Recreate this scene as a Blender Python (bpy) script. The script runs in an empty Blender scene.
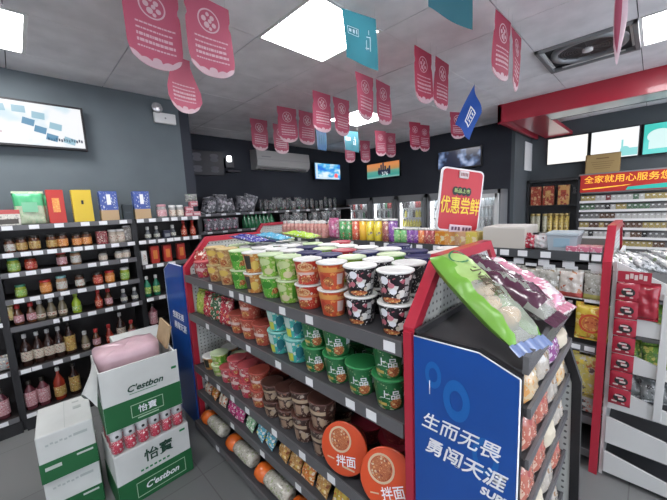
import bpy, bmesh, math, random
from mathutils import Vector, Matrix
random.seed(7)
C = bpy.context.scene.collection
PI = math.pi
# ------------------------------------------------------------------ camera
EYE = 1.54; CEIL = 2.69
RM = Matrix(((0.7110, 0.1295, -0.6911), (-0.7016, 0.0618, -0.7099), (-0.0492, 0.9896, 0.1352)))
VP1 = (15, 222.0); VP2 = (655, 192.0); CX, CY = 333.5, 250.0
FPX = math.sqrt(-((VP1[0]-CX)*(VP2[0]-CX) + (VP1[1]-CY)*(VP2[1]-CY)))
def _d(px, py): return Vector((px-CX, -(py-CY), -FPX)).normalized()
_X = _d(*VP2); _Y = _d(*VP1); _Z = _X.cross(_Y)
RM = Matrix((_X, _Y, _Z))
cam = bpy.data.objects.new('camera', bpy.data.cameras.new('camera')); C.objects.link(cam)
cam.data.sensor_width = 36; cam.data.lens = FPX/667*36; cam.data.clip_start = 0.01
cam.matrix_world = Matrix.Translation((0, 0, EYE)) @ RM.to_4x4()
bpy.context.scene.camera = cam
def ray(px, py): return RM @ _d(px, py)
def onx(px, py, X):
    r = ray(px, py); return r*(X/r.x) + Vector((0, 0, EYE))
def ony(px, py, Y):
    r = ray(px, py); return r*(Y/r.y) + Vector((0, 0, EYE))
def onz(px, py, Z):
    r = ray(px, py); return r*((Z-EYE)/r.z) + Vector((0, 0, EYE))
def pxof(p):
    v = RM.transposed() @ (Vector(p)-Vector((0, 0, EYE))); return CX + FPX*v.x/-v.z
def yat(px, z, X, lo=-.6, hi=8):          # y of the point of line (X, ?, z) seen at column px
    for _ in range(40):
        m = (lo+hi)/2
        if pxof((X, m, z)) > px: lo = m
        else: hi = m
    return m
def xat(px, z, Y, lo=-1.5, hi=8):
    for _ in range(40):
        m = (lo+hi)/2
        if pxof((m, Y, z)) > px: hi = m
        else: lo = m
    return m
# ------------------------------------------------------------------ materials
MATS = {}
PAL = {'print_greyw': (.45, .45, .45), 'print_palepink': (.66, .5, .46), 'print_yell': (.7, .5, .12), 'print_tan': (.42, .32, .22)}
def nodes(name):
    m = bpy.data.materials.new(name); m.use_nodes = True
    nt = m.node_tree; return m, nt, nt.nodes['Principled BSDF']
def col4(c): return (c[0], c[1], c[2], 1)
def mat(name, c, rough=.5, metal=0, emit=None, es=1, coat=0, trans=0, alpha=1, ior=1.45, var=0):
    if name in MATS: return MATS[name]
    if c == 0: c = PAL[name]
    m, nt, b = nodes(name)
    b.inputs['Base Color'].default_value = col4(c); b.inputs['Roughness'].default_value = rough
    b.inputs['Metallic'].default_value = metal; b.inputs['Coat Weight'].default_value = coat
    b.inputs['Transmission Weight'].default_value = trans; b.inputs['Alpha'].default_value = alpha
    b.inputs['IOR'].default_value = ior
    if emit: b.inputs['Emission Color'].default_value = col4(emit); b.inputs['Emission Strength'].default_value = es
    if var:
        tc = nt.nodes.new('ShaderNodeTexCoord'); n = nt.nodes.new('ShaderNodeTexNoise'); n.inputs['Scale'].default_value = var
        n.inputs['Detail'].default_value = 4
        nt.links.new(tc.outputs['Object'], n.inputs['Vector'])
        mx = nt.nodes.new('ShaderNodeMix'); mx.data_type = 'RGBA'
        mx.inputs[6].default_value = col4([v*.78 for v in c]); mx.inputs[7].default_value = col4([min(1, v*1.2) for v in c])
        nt.links.new(n.outputs['Fac'], mx.inputs[0]); nt.links.new(mx.outputs[2], b.inputs['Base Color'])
    MATS[name] = m; return m
def pm(name, base, accents, scale=40, thr=.35, bands=(), zone=None, stretch=(1, 1, 1), rough=.35, coat=.2, metal=0, emit=0, off=0):
    """printed packaging: coloured artwork blobs on a ground colour, with plain bands across it"""
    if name in MATS: return MATS[name]
    m, nt, b = nodes(name); L = nt.links.new; N = nt.nodes.new
    tc = N('ShaderNodeTexCoord'); mp = N('ShaderNodeMapping'); mp.inputs['Scale'].default_value = stretch
    mp.inputs['Location'].default_value = (off, off*.7, off*1.3)
    L(tc.outputs['Object'], mp.inputs['Vector'])
    nz = N('ShaderNodeTexNoise'); nz.inputs['Scale'].default_value = scale*1.6; nz.inputs['Detail'].default_value = 1; L(mp.outputs[0], nz.inputs['Vector'])
    sc_ = N('ShaderNodeVectorMath'); sc_.operation = 'SCALE'; sc_.inputs[3].default_value = .9/scale; L(nz.outputs['Color'], sc_.inputs[0])
    ad_ = N('ShaderNodeVectorMath'); ad_.operation = 'ADD'; L(mp.outputs[0], ad_.inputs[0]); L(sc_.outputs[0], ad_.inputs[1])
    v = N('ShaderNodeTexVoronoi'); v.inputs['Scale'].default_value = scale; L(ad_.outputs[0], v.inputs['Vector'])
    lt = N('ShaderNodeMath'); lt.operation = 'LESS_THAN'; lt.inputs[1].default_value = thr; L(v.outputs['Distance'], lt.inputs[0])
    sp = N('ShaderNodeSeparateColor'); L(v.outputs['Color'], sp.inputs[0])
    r = N('ShaderNodeValToRGB'); r.color_ramp.interpolation = 'CONSTANT'; e = r.color_ramp.elements
    while len(e) < len(accents): e.new(.5)
    while len(e) > max(1, len(accents)): e.remove(e[-1])
    for i, a in enumerate(accents): e[i].position = i/len(accents); e[i].color = col4(a)
    L(sp.outputs[0], r.inputs[0])
    sz = N('ShaderNodeSeparateXYZ'); L(tc.outputs['Object'], sz.inputs[0])
    fac = lt.outputs[0]
    def rng(z0, z1):
        a = N('ShaderNodeMath'); a.operation = 'GREATER_THAN'; a.inputs[1].default_value = z0; L(sz.outputs[2], a.inputs[0])
        c = N('ShaderNodeMath'); c.operation = 'LESS_THAN'; c.inputs[1].default_value = z1; L(sz.outputs[2], c.inputs[0])
        q = N('ShaderNodeMath'); q.operation = 'MULTIPLY'; L(a.outputs[0], q.inputs[0]); L(c.outputs[0], q.inputs[1]); return q.outputs[0]
    if zone:
        q = N('ShaderNodeMath'); q.operation = 'MULTIPLY'; L(fac, q.inputs[0]); L(rng(*zone), q.inputs[1]); fac = q.outputs[0]
    cur = None
    g = N('ShaderNodeMix'); g.data_type = 'RGBA'; g.inputs[6].default_value = col4(base); L(r.outputs[0], g.inputs[7]); L(fac, g.inputs[0]); cur = g.outputs[2]
    # fine print: small broken strokes in rows
    m2 = N('ShaderNodeMapping'); m2.inputs['Scale'].default_value = (1, 1, .8); L(ad_.outputs[0], m2.inputs[0])
    v2 = N('ShaderNodeTexVoronoi'); v2.inputs['Scale'].default_value = scale*2.6; v2.distance = 'CHEBYCHEV'; L(m2.outputs[0], v2.inputs['Vector'])
    l2 = N('ShaderNodeMath'); l2.operation = 'LESS_THAN'; l2.inputs[1].default_value = .24; L(v2.outputs['Distance'], l2.inputs[0])
    s2 = N('ShaderNodeSeparateColor'); L(v2.outputs['Color'], s2.inputs[0])
    g2_ = N('ShaderNodeMath'); g2_.operation = 'GREATER_THAN'; g2_.inputs[1].default_value = .45; L(s2.outputs[1], g2_.inputs[0])
    f2 = N('ShaderNodeMath'); f2.operation = 'MULTIPLY'; L(l2.outputs[0], f2.inputs[0]); L(g2_.outputs[0], f2.inputs[1])
    g = N('ShaderNodeMix'); g.data_type = 'RGBA'; L(cur, g.inputs[6]); g.inputs[7].default_value = col4(accents[0]); L(f2.outputs[0], g.inputs[0]); cur = g.outputs[2]
    for z0, z1, c in bands:
        g = N('ShaderNodeMix'); g.data_type = 'RGBA'; L(cur, g.inputs[6]); g.inputs[7].default_value = col4(c); L(rng(z0, z1), g.inputs[0]); cur = g.outputs[2]
    L(cur, b.inputs['Base Color'])
    if emit:
        L(cur, b.inputs['Emission Color']); b.inputs['Emission Strength'].default_value = emit
    b.inputs['Roughness'].default_value = rough; b.inputs['Coat Weight'].default_value = coat; b.inputs['Metallic'].default_value = metal
    MATS[name] = m; return m
def film(name, c, alpha=.35):
    return mat(name, c, .25, alpha=alpha, coat=.25)
W = (.80, .80, .78)
m_wall = mat('grey_blue_paint', (.110, .134, .146), .75, var=3)
m_dark = mat('dark_slate_paint', (.028, .032, .043), .8, var=3)
m_counterwall = mat('charcoal_paint', (.075, .088, .098), .7, var=3)
m_black = mat('black_metal', (.018, .018, .02), .45)
m_shelf = mat('dark_grey_shelf', (.05, .05, .055), .5, var=15)
m_shelfbrown = mat('black_brown_shelf', (.022, .018, .018), .5)
m_strip = mat('grey_label_channel', (.11, .11, .115), .35)
m_tag = mat('white_tag', (.74, .75, .76), .4)
m_red = mat('red_lacquer', (.42, .022, .045), .3, coat=.3)
m_white = mat('white_plastic', (.72, .72, .71), .4)
m_whitemetal = mat('white_metal', (.60, .61, .60), .4)
m_grey = mat('grey_metal', (.25, .26, .27), .4, .3)
m_glass = mat('clear_glass', (.9, .95, .95), .05, alpha=.12)
m_yellowtxt = mat('yellow_print', (.85, .62, .04), .4)
m_whitetxt = mat('white_print', (.80, .82, .86), .4)
m_blacktxt = mat('black_print', (.02, .02, .02), .5)
m_greentxt = mat('green_print', (.01, .16, .05), .5)
m_card = mat('brown_cardboard', (.40, .29, .17), .8, var=20)
# ------------------------------------------------------------------ mesh builder
class MB:
    def __init__(s): s.bm = bmesh.new()
    def _fin(s, verts, mi, smooth=False, M=None):
        if M is not None: bmesh.ops.transform(s.bm, matrix=M, verts=verts)
        vs = set(verts)
        for f in {f for v in verts for f in v.link_faces}:
            f.material_index = mi; f.smooth = smooth
    def box(s, c, d, bev=0, mi=0, M=None):
        r = bmesh.ops.create_cube(s.bm, size=1); vs = r['verts']
        bmesh.ops.transform(s.bm, matrix=Matrix.Translation(c) @ Matrix.Diagonal((d[0], d[1], d[2], 1)), verts=vs)
        if bev:
            es = list({e for v in vs for e in v.link_edges})
            b = bmesh.ops.bevel(s.bm, geom=es, offset=bev, segments=2, affect='EDGES', profile=.5)
            vs = list({v for f in b['faces'] for v in f.verts} | {v for v in vs if v.is_valid})
        s._fin(vs, mi, False, M); return s
    def lathe(s, prof, seg=20, mi=0, M=None, smooth=True, cap=True):
        rings = []
        for r, z in prof:
            rings.append([s.bm.verts.new((r*math.cos(2*PI*k/seg), r*math.sin(2*PI*k/seg), z)) for k in range(seg)])
        for a, b in zip(rings, rings[1:]):
            for k in range(seg):
                f = s.bm.faces.new((a[k], a[(k+1) % seg], b[(k+1) % seg], b[k])); f.smooth = smooth; f.material_index = mi
        if cap:
            for rg, fl in ((rings[0], True), (rings[-1], False)):
                f = s.bm.faces.new(rg[::-1] if fl else rg); f.material_index = mi
        vs = [v for rg in rings for v in rg]
        if M is not None: bmesh.ops.transform(s.bm, matrix=M, verts=vs)
        return s
    def grid(s, fn, nu, nv, mi=0, closed_u=False, smooth=True, M=None, mif=None):
        g = [[s.bm.verts.new(fn(i/nu, j/nv)) for i in range(nu + (0 if closed_u else 1))] for j in range(nv+1)]
        n = nu
        for j in range(nv):
            for i in range(n):
                i2 = (i+1) % nu if closed_u else i+1
                f = s.bm.faces.new((g[j][i], g[j][i2], g[j+1][i2], g[j+1][i])); f.smooth = smooth
                f.material_index = mif(i/nu, j/nv) if mif else mi
        if M is not None: bmesh.ops.transform(s.bm, matrix=M, verts=[v for r in g for v in r])
        return s
    def prism(s, pts, a0, a1, axis='x', mi=0, M=None):
        def P(p, a):
            return (a, p[0], p[1]) if axis == 'x' else ((p[0], a, p[1]) if axis == 'y' else (p[0], p[1], a))
        A = [s.bm.verts.new(P(p, a0)) for p in pts]; B = [s.bm.verts.new(P(p, a1)) for p in pts]
        n = len(pts); fs = [s.bm.faces.new(A), s.bm.faces.new(B[::-1])]
        for k in range(n): fs.append(s.bm.faces.new((A[k], B[k], B[(k+1) % n], A[(k+1) % n])))
        for f in fs: f.material_index = mi
        if M is not None: bmesh.ops.transform(s.bm, matrix=M, verts=A+B)
        return s
    def tube(s, pts, r, seg=8, mi=0, closed=False):
        pts = [Vector(p) for p in pts]; n = len(pts); rings = []
        for i, p in enumerate(pts):
            a = pts[(i-1) % n] if (closed or i) else p; b = pts[(i+1) % n] if (closed or i < n-1) else p
            t = (b-a).normalized(); u = t.orthogonal() if abs(t.z) > .95 else t.cross(Vector((0, 0, 1)))
            u.normalize(); w = t.cross(u)
            rings.append([s.bm.verts.new(p + u*r*math.cos(2*PI*k/seg) + w*r*math.sin(2*PI*k/seg)) for k in range(seg)])
        m = n if closed else n-1
        for i in range(m):
            a, b = rings[i], rings[(i+1) % n]
            for k in range(seg):
                f = s.bm.faces.new((a[k], a[(k+1) % seg], b[(k+1) % seg], b[k])); f.smooth = True; f.material_index = mi
        if not closed: s.bm.faces.new(rings[0][::-1]).material_index = mi; s.bm.faces.new(rings[-1]).material_index = mi
        return s
def obj(name, mb, mats, parent=None, loc=None, rot=None):
    if isinstance(mb, MB):
        bmesh.ops.recalc_face_normals(mb.bm, faces=mb.bm.faces[:])
        me = bpy.data.meshes.new(name); mb.bm.to_mesh(me); mb.bm.free()
        for m in (mats if isinstance(mats, (list, tuple)) else [mats]): me.materials.append(m)
    else: me = mb
    o = bpy.data.objects.new(name, me); C.objects.link(o)
    if parent: o.parent = parent
    if loc is not None: o.location = loc
    if rot is not None: o.rotation_euler = rot
    return o
def tag(o, label, cat, group=None):
    o['label'] = label; o['category'] = cat
    if group: o['group'] = group
    return o
def thing(name, label, cat, loc=(0, 0, 0), rz=0, group=None, rot=None):
    o = bpy.data.objects.new(name, None); C.objects.link(o); o.empty_display_size = .05
    o.location = loc; o.rotation_euler = rot if rot else (0, 0, rz); return tag(o, label, cat, group)
def struct(name, mb, m):
    o = obj(name, mb, m); o['kind'] = 'structure'; return o
KIDS = {}
def children(o): return [c for c in bpy.data.objects if c.parent == o]
def dup(o, parent=None):
    if o.name not in KIDS: KIDS[o.name] = children(o)
    c = o.copy(); C.objects.link(c)
    if parent: c.parent = parent
    for ch in KIDS[o.name]: dup(ch, c)
    return c
PROTO = {}
def put(key, builder, loc, label, cat, group=None, rz=0, rot=None, sc=None):
    """first use of a kind builds it, later uses copy it with all its parts"""
    if key not in PROTO: o = builder(); PROTO[key] = o
    else: o = dup(PROTO[key])
    o.location = loc; o.rotation_euler = rot if rot else (0, 0, rz)
    o.scale = (sc, sc, sc) if sc else (1, 1, 1)
    o['label'] = label; o['category'] = cat
    if group: o['group'] = group
    return o
def root(name):
    o = bpy.data.objects.new(name, None); C.objects.link(o); o.empty_display_size = .03; return o
_TXT = {}
def text(s, size, ex=.0006, shear=0, bold=0):
    k = (s, size, shear, bold)
    if k not in _TXT:
        cu = bpy.data.curves.new('lettering', 'FONT'); cu.body = s; cu.size = size; cu.extrude = ex; cu.align_x = 'CENTER'; cu.align_y = 'CENTER'
        cu.shear = shear; cu.offset = bold; cu.resolution_u = 3
        o = bpy.data.objects.new('lettering', cu); C.objects.link(o)
        bpy.context.view_layer.update()
        me = bpy.data.meshes.new_from_object(o.evaluated_get(bpy.context.evaluated_depsgraph_get()))
        bpy.data.objects.remove(o); bpy.data.curves.remove(cu); _TXT[k] = me
    me = _TXT[k].copy(); return me
def lettering(s, size, m, parent, loc, face='-y', name='lettering', shear=0, bold=0, warp=None, rot=None):
    """text mesh standing upright, readable when looked at from the given side"""
    me = text(s, size, shear=shear, bold=bold); me.materials.clear(); me.materials.append(m)
    M = Matrix.Rotation(PI/2, 4, 'X')
    if face == '-x': M = Matrix.Rotation(-PI/2, 4, 'Z') @ M
    if face == 'z': M = Matrix.Identity(4)
    if face == '-z': M = Matrix.Rotation(PI, 4, 'X')
    me.transform(M)
    if warp:
        for v in me.vertices: v.co = warp(v.co)
    return obj(name, me, None, parent, loc, rot)
ORD = ['first', 'second', 'third', 'fourth', 'fifth', 'sixth', 'seventh', 'eighth', 'ninth', 'tenth', 'eleventh', 'twelfth',
       'thirteenth', 'fourteenth', 'fifteenth', 'sixteenth', 'seventeenth', 'eighteenth', 'nineteenth', 'twentieth']
# ================================================================== SETTING
def planebox(x0, x1, y0, y1, z0, z1): return MB().box(((x0+x1)/2, (y0+y1)/2, (z0+z1)/2), (abs(x1-x0), abs(y1-y0), abs(z1-z0)))
m_floor, nt, b = nodes('grey_floor_tiles')
tc = nt.nodes.new('ShaderNodeTexCoord'); br = nt.nodes.new('ShaderNodeTexBrick'); br.offset = 0
br.inputs['Scale'].default_value = 1; br.inputs['Brick Width'].default_value = .6; br.inputs['Row Height'].default_value = .6
br.inputs['Mortar Size'].default_value = .003; br.inputs['Color1'].default_value = (.17, .175, .175, 1); br.inputs['Color2'].default_value = (.185, .19, .188, 1)
br.inputs['Mortar'].default_value = (.12, .12, .12, 1)
nt.links.new(tc.outputs['Object'], br.inputs['Vector']); nt.links.new(br.outputs[0], b.inputs['Base Color']); b.inputs['Roughness'].default_value = .3
struct('floor', planebox(-3, 7, -3, 5, -.1, 0), m_floor)
# ceiling: mineral tiles in a 0.6 m grid, with thin dark joints of real depth
m_tile = mat('off_white_ceiling_tile', (.80, .78, .80), .85, var=6)
m_joint = mat('ceiling_joint', (.10, .10, .11), .8)
LAMPS = [(-.40, 2.55), (1.3, 1.35), (3.1, 2.55), (3.1, -.45), (-.5, -.45), (4.9, -1.05), (-1.7, .75), (1.3, -1.65)]
CASS = (3.1, .15)
mb = MB()
gx = [round(-2.9+.6*i, 2) for i in range(17)]; gy = [round(-2.85+.6*j, 2) for j in range(13)]
random.seed(3)
for x in gx:
    for y in gy:
        if any(abs(x-a) < .01 and abs(y-b_) < .01 for a, b_ in LAMPS + [CASS, (-.5, 2.55), (.1, 2.55)]): continue
        x1 = min(x+.6, 7.0); y1 = min(y+.6, 4.95)
        dz = random.choice((0, 0, 0, .002, .003))
        if x1-x > .05 and y1-y > .05: mb.box(((x+x1)/2, (y+y1)/2, CEIL+.006+dz), (x1-x-.006, y1-y-.006, .012))
mb.box((.45, 2.85, CEIL+.006), (.494, .594, .012)).box((-.45, 2.85, CEIL+.006), (.09, .594, .012))
ce = struct('ceiling', mb, m_tile)
struct('ceiling_backing', planebox(-3, 7, -3, 5, CEIL+.06, CEIL+.1), m_joint)
mb = MB()
for x in gx: mb.box((x, 1, CEIL+.024), (.014, 7.9, .01))
for y in gy: mb.box((2, y, CEIL+.024), (9.9, .014, .01))
struct('ceiling_grid', mb, m_joint)
struct('wall_left', planebox(-3, 1.33, 3.52, 3.62, 0, CEIL+.05), m_wall)
struct('wall_recess', planebox(1.33, 1.43, 3.52, 4.8, 0, CEIL+.05), m_dark)
struct('wall_back', planebox(1.33, 5.45, 4.8, 4.9, 0, CEIL+.05), m_dark)
struct('wall_right', planebox(5.35, 5.45, 1.55, 4.8, 0, CEIL+.05), m_dark)
struct('wall_pier', planebox(5.35, 6.3, 1.5, 1.55, 0, CEIL+.05), m_counterwall)
struct('wall_counter', planebox(6.2, 6.3, -3, 1.5, 0, CEIL+.05), m_counterwall)
struct('wall_near', planebox(-3, 6.3, -3.1, -3, 2.3, CEIL+.05).box((1.65, -3.05, .15), (9.3, .1, .3)), mat('pale_near_wall', (.45, .46, .46), .8))
mb = MB()
for k in range(8): mb.box((-2.95+1.314*k, -3.05, 1.3), (.06, .07, 2.0))
struct('added_window_1', mb, m_grey)  # storefront mullions, added out of view so daylight fills the room
struct('added_window_2', MB().box((1.65, -3.05, 1.3), (9.3, .01, 2.0)), mat('clear_glass', (.9, .95, .95), .05, alpha=.12))  # unseen glazing, added with the mullions for the daylight fill
struct('wall_entrance', planebox(-3.1, -3, -3, 3.6, 0, CEIL+.05), mat('pale_entrance_wall', (.4, .41, .41), .8))
struct('baseboard_left', planebox(-3, 1.33, 3.49, 3.52, 0, .08), m_black)
# dropped soffit over the counter: red fascia, pale underside, red end
m_under = mat('glossy_white_soffit', (.55, .56, .56), .25)
mb = MB(); mb.box((4.42, -.85, 2.58), (.04, 4.3, .22)); struct('trim_1', mb, m_red)
mb = MB(); mb.box((4.60, -1.03, 2.485), (.32, 3.94, .03)); struct('trim_2', mb, m_under)
mb = MB(); mb.box((5.32, 1.12, 2.497), (1.76, .35, .05), .003); mb.box((4.42, 1.37, 2.58), (.04, .14, .22)); mb.box((5.3, 1.42, 2.58), (1.8, .04, .2)); struct('trim_3', mb, m_red)
mb = MB(); mb.box((4.78, -.95, 2.58), (.04, 3.8, .22)); struct('trim_4', mb, m_counterwall)
# ceiling light panels
m_lamp = mat('lit_light_panel', (1, 1, 1), .4, emit=(1, .985, 1), es=13)
def lamp_b():
    r = root('ceiling_light')
    f = MB()
    for sx, sy, dx, dy in ((0, .29, .6, .02), (0, -.29, .6, .02), (.29, 0, .02, .56), (-.29, 0, .02, .56)): f.box((sx, sy, .004), (dx, dy, .016))
    obj('frame', f, m_white, r); obj('diffuser', MB().box((0, 0, .012), (.56, .56, .01)), m_lamp, r); return r
LL = ['square lit ceiling panel at the top left corner above the dark wall shelves', 'large lit ceiling panel beside the teal flag, top centre',
      'lit ceiling panel far back behind the row of pink flags', 'lit ceiling panel at the right edge next to the round ceiling cassette']
for i, (x, y) in enumerate(LAMPS):
    put('lamp', lamp_b, (x+.3, y+.3, CEIL), LL[i] if i < 4 else 'square lit ceiling panel behind the photographer', 'ceiling light', None if i < 4 else 'ceiling panels behind the camera')
# ceiling cassette air conditioner
t = thing('ceiling_cassette', 'dark square ceiling air conditioner with a round fan grille', 'air conditioner', (CASS[0]+.3, CASS[1]+.3, CEIL))
mb = MB()
for k in range(4):
    a = k*PI/2; mb.box((.285, 0, -.005), (.03, .6, .03), .003, M=Matrix.Rotation(a, 4, 'Z'))
obj('frame', mb, m_grey, t)
obj('housing', MB().box((0, 0, .03), (.56, .56, .02)), mat('cassette_dark', (.035, .035, .04), .5), t)
obj('grille_ring', MB().lathe([(.245, .02), (.245, -.006), (.22, -.012), (.2, -.006), (.2, .02)], 40, cap=False), m_grey, t)
mb = MB()
for k in range(9): mb.lathe([(.04+.018*k, .005), (.046+.018*k, .005)], 32, cap=False)
for k in range(12): mb.box((.11, 0, .006), (.17, .004, .004), M=Matrix.Rotation(k*PI/6, 4, 'Z'))
obj('fan_grille', mb, mat('grille_grey', (.12, .12, .13), .4, .4), t)
obj('hub', MB().lathe([(.035, .01), (.035, -.012), (.02, -.016), (.001, -.016)], 20), m_white, t)
mb = MB()
for k in range(4): mb.box((.263, 0, 0), (.02, .42, .006), M=Matrix.Rotation(k*PI/2, 4, 'Z') )
obj('air_flap', mb, m_white, t)
# ================================================================== FLAGS
def tl(name, c, rough=.6, tr=.35):
    if name in MATS: return MATS[name]
    m, nt, b = nodes(name); b.inputs['Base Color'].default_value = col4(c); b.inputs['Roughness'].default_value = rough
    t_ = nt.nodes.new('ShaderNodeBsdfTranslucent'); t_.inputs[0].default_value = col4(c)
    mx = nt.nodes.new('ShaderNodeMixShader'); mx.inputs[0].default_value = tr
    nt.links.new(b.outputs[0], mx.inputs[1]); nt.links.new(t_.outputs[0], mx.inputs[2]); nt.links.new(mx.outputs[0], nt.nodes['Material Output'].inputs['Surface'])
    MATS[name] = m; return m
m_pink = tl('pink_flag_paper', (.46, .095, .155)); m_pinkwhite = tl('pale_flag_print', (.68, .50, .54)); m_crimson = tl('crimson_flag_paper', (.34, .035, .075))
m_teal = tl('teal_flag_paper', (.025, .13, .165)); m_blue = tl('blue_flag_paper', (.02, .09, .40)); m_navy = tl('navy_flag_paper', (.02, .07, .16))
def bend(p, amp, ph): return Vector((p.x, p.y + amp*math.sin(p.x*14+ph)*min(1, -p.z*4) + amp*.5*math.sin(p.z*9+ph), p.z))
def flag_b(base, w=.25, h=.37, kind='round', amp=.012, ph=0, marks=True):
    def b_():
        r = root('hanging_flag')
        def hw(v):
            k = w/2
            if kind == 'round': return k*(1 - .10*math.exp(-((v-.28)/.05)**2)) * (1 if v < .8 else 1-.14*((v-.8)/.2)**2)
            if kind == 'bell': return k*(.55+.45*min(1, max(0, (v-.15)/.5))**1.0) * (1 if v < .85 else 1-.25*((v-.85)/.15))
            return k
        def bot(u):
            if kind in ('round', 'bell'): return h*(1-.10*abs(2*u-1)**2.6 + .0)
            if kind == 'slant': return h*(1-.28*u + .03*math.sin(u*9))
            return h*(1-.12*abs(2*u-1))
        def fn(th):
            def f(u, v): return bend(Vector(((2*u-1)*hw(v), th, -v*bot(u))), amp, ph)
            return f
        mb = MB(); mb.grid(fn(0), 14, 20); obj('sheet', mb, base, r)
        if kind in ('round', 'bell', 'tag'):
            def fb(th):
                def f(u, v):
                    top = .93 - .024*abs(math.sin(u*PI*5)) - (.03 if .4 < u < .6 else 0); vv = top + (1-top)*v
                    return bend(Vector(((2*u-1)*hw(vv)*1.002, th, -vv*bot(u))), amp, ph)
                return f
            mb = MB(); mb.grid(fb(-.0025), 40, 3); mb.grid(fb(.0025), 40, 3); obj('wave_border', mb, m_pinkwhite, r)
        mb = MB()
        if marks:
            def ringf(r0, r1, cz):
                def f(u, v):
                    rr = r0+(r1-r0)*v; a = 2*PI*u
                    return bend(Vector((rr*math.cos(a), -.0025, cz+rr*math.sin(a)*.95)), amp, ph)
                return f
            if kind in ('round', 'tag'):
                R_ = w*.24; cz = -h*.27
                mb.grid(ringf(R_*.88, R_, cz), 30, 1, closed_u=True)
                for sx, sz, s in ((-.1, .5, .16), (.3, .3, .2), (-.45, .1, .22), (.1, 0, .17), (.45, -.25, .2), (-.2, -.35, .25), (.12, -.6, .15)):
                    def f(u, v, sx=sx, sz=sz, s=s):
                        a = 2*PI*u; return bend(Vector((R_*(sx+s*v*math.cos(a)), -.0025, cz+R_*(sz+s*v*math.sin(a)))), amp, ph)
                    mb.grid(f, 10, 1, closed_u=True)
            rnd = random.Random(5)
            for k in range(5):
                z = -h*(.50+.07*k); big = .0085 if k in (2, 3) else .0048; x = -w*.33
                while x < w*.33:
                    L_ = rnd.uniform(.006, .02)
                    def f(u, v, x=x, z=z, L_=L_, big=big): return bend(Vector((x+L_*u, -.0025, z+(v-.5)*big*1.6)), amp, ph)
                    mb.grid(f, 1, 1); x += L_+.003
            obj('printed_emblem', mb, m_pinkwhite, r)
        obj('string', MB().tube([(-w*.4, 0, 0), (-w*.4, 0, .075)], .0008, 5).tube([(w*.4, 0, 0), (w*.4, 0, .075)], .0008, 5), m_whitemetal, r)
        return r
    return b_
# two files of flags, six rows deep, near file at x=2.2/2.47
FZ = 2.615
rows = [(3.39, 'pink', 'farthest'), (2.83, 'pink', 'fifth'), (2.29, 'pink', 'fourth'), (1.765, 'pink', 'third'), (1.22, 'crim', 'second'), (.705, 'crim', 'nearest')]
for i, (y, kd, nm) in enumerate(rows):
    for j, x in enumerate((2.2, 2.47)):
        y2 = y + (.05 if j else 0) * (1 if i == 0 else 0)
        m_ = m_pink if kd == 'pink' else m_crimson
        put('flag%s%d' % (kd, (i+j) % 3), flag_b(m_, .235, .36, 'round', .012, (i+j) % 3*2.1), (x + (.08 if (i == 0 and j) else 0), y2, FZ),
            '%s paper flag, %s of its pair in the %s row hanging above the middle gondola' % ('pink' if kd == 'pink' else 'crimson', 'left' if not j else 'right', nm), 'paper flag',
            'paper flags above the middle gondola', rz=random.uniform(-.12, .12))
for i, (y, nm) in enumerate(((3.6, 'farthest'), (2.9, 'middle'), (2.33, 'nearest'))):
    for j, x in enumerate((3.95, 4.2)):
        m_ = m_crimson if i == 2 else m_pink
        put('flagf%d' % (i == 2), flag_b(m_, .2, .36, 'round', .01, 1), (x + (.1 if i == 0 else 0), y-(.12*j if i == 0 else 0), FZ), '%s paper flag, %s of the %s pair hanging near the drinks fridges' % ('crimson' if i == 2 else 'pink', 'left' if not j else 'right', nm), 'paper flag', 'paper flags by the fridges', rz=-.3)
put('flagA1', flag_b(m_pink, .255, .385, 'round', .014, .5), (.6, 1.78, FZ+.03), 'large pink paper flag nearest the top left, left of the close pair', 'paper flag', rz=-.05)
put('flagA2', flag_b(m_pink, .255, .385, 'round', .014, 2.5), (.86, 1.72, FZ+.035), 'large pink paper flag, right one of the close pair at the top left', 'paper flag', rz=.1)
put('flagA3', flag_b(m_pink, .25, .37, 'bell', .02, 1.5), (.965, 2.4, FZ+.01), 'bell-shaped pink paper flag hanging below and behind the close pair', 'paper flag', rz=.15)
A4 = onz(458, 112, 2.58)
put('flagA4', flag_b(m_crimson, .26, .37, 'round', .02, 1.5), (A4.x, A4.y, A4.z), 'crimson paper flag half hidden behind the slanted blue flag', 'paper flag', rz=-.5, sc=.82)
def teal_flag():
    r = root('hanging_flag')
    mb = MB(); mb.grid(lambda u, v: bend(Vector(((u-.5)*.27, 0, -v*.30*(1-.10*math.sin(u*PI)*.3+.1*u))), .02, 1), 14, 12); obj('sheet', mb, m_teal, r)
    mb = MB()
    for x, z, dx, dz in ((-.06, -.10, .09, .004), (-.06, -.145, .09, .004), (-.105, -.122, .004, .045), (-.015, -.122, .004, .045), (-.085, -.122, .02, .02), (-.055, -.122, .018, .024), (-.03, -.12, .01, .028),
                         (.05, -.18, .006, .06), (.08, -.17, .006, .09), (.065, -.13, .03, .006), (.07, -.10, .006, .03), (.055, -.2, .03, .005)):
        def f(u, v, x=x, z=z, dx=dx, dz=dz):
            p = bend(Vector((x+(u-.5)*dx, 0, z+(v-.5)*dz)), .02, 1); p.y -= .003; return p
        mb.grid(f, 3, 1)
    obj('printed_mark', mb, m_whitetxt, r)
    obj('string', MB().tube([(-.12, 0, 0), (-.12, 0, .075)], .0008, 5).tube([(.12, 0, 0), (.12, 0, .075)], .0008, 5), m_whitemetal, r)
    return r
tp = onz(360, 14, 2.62)
put('teal', teal_flag, (tp.x, tp.y, 2.625), 'teal square paper flag with white print beside the large lit panel', 'paper flag', rz=-.25, sc=.88)
tp = onz(449, -62, 2.62)
put('teal', teal_flag, (tp.x, tp.y, 2.62), 'dark teal flag cut off by the top edge of the picture', 'paper flag', rz=-.35)
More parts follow.
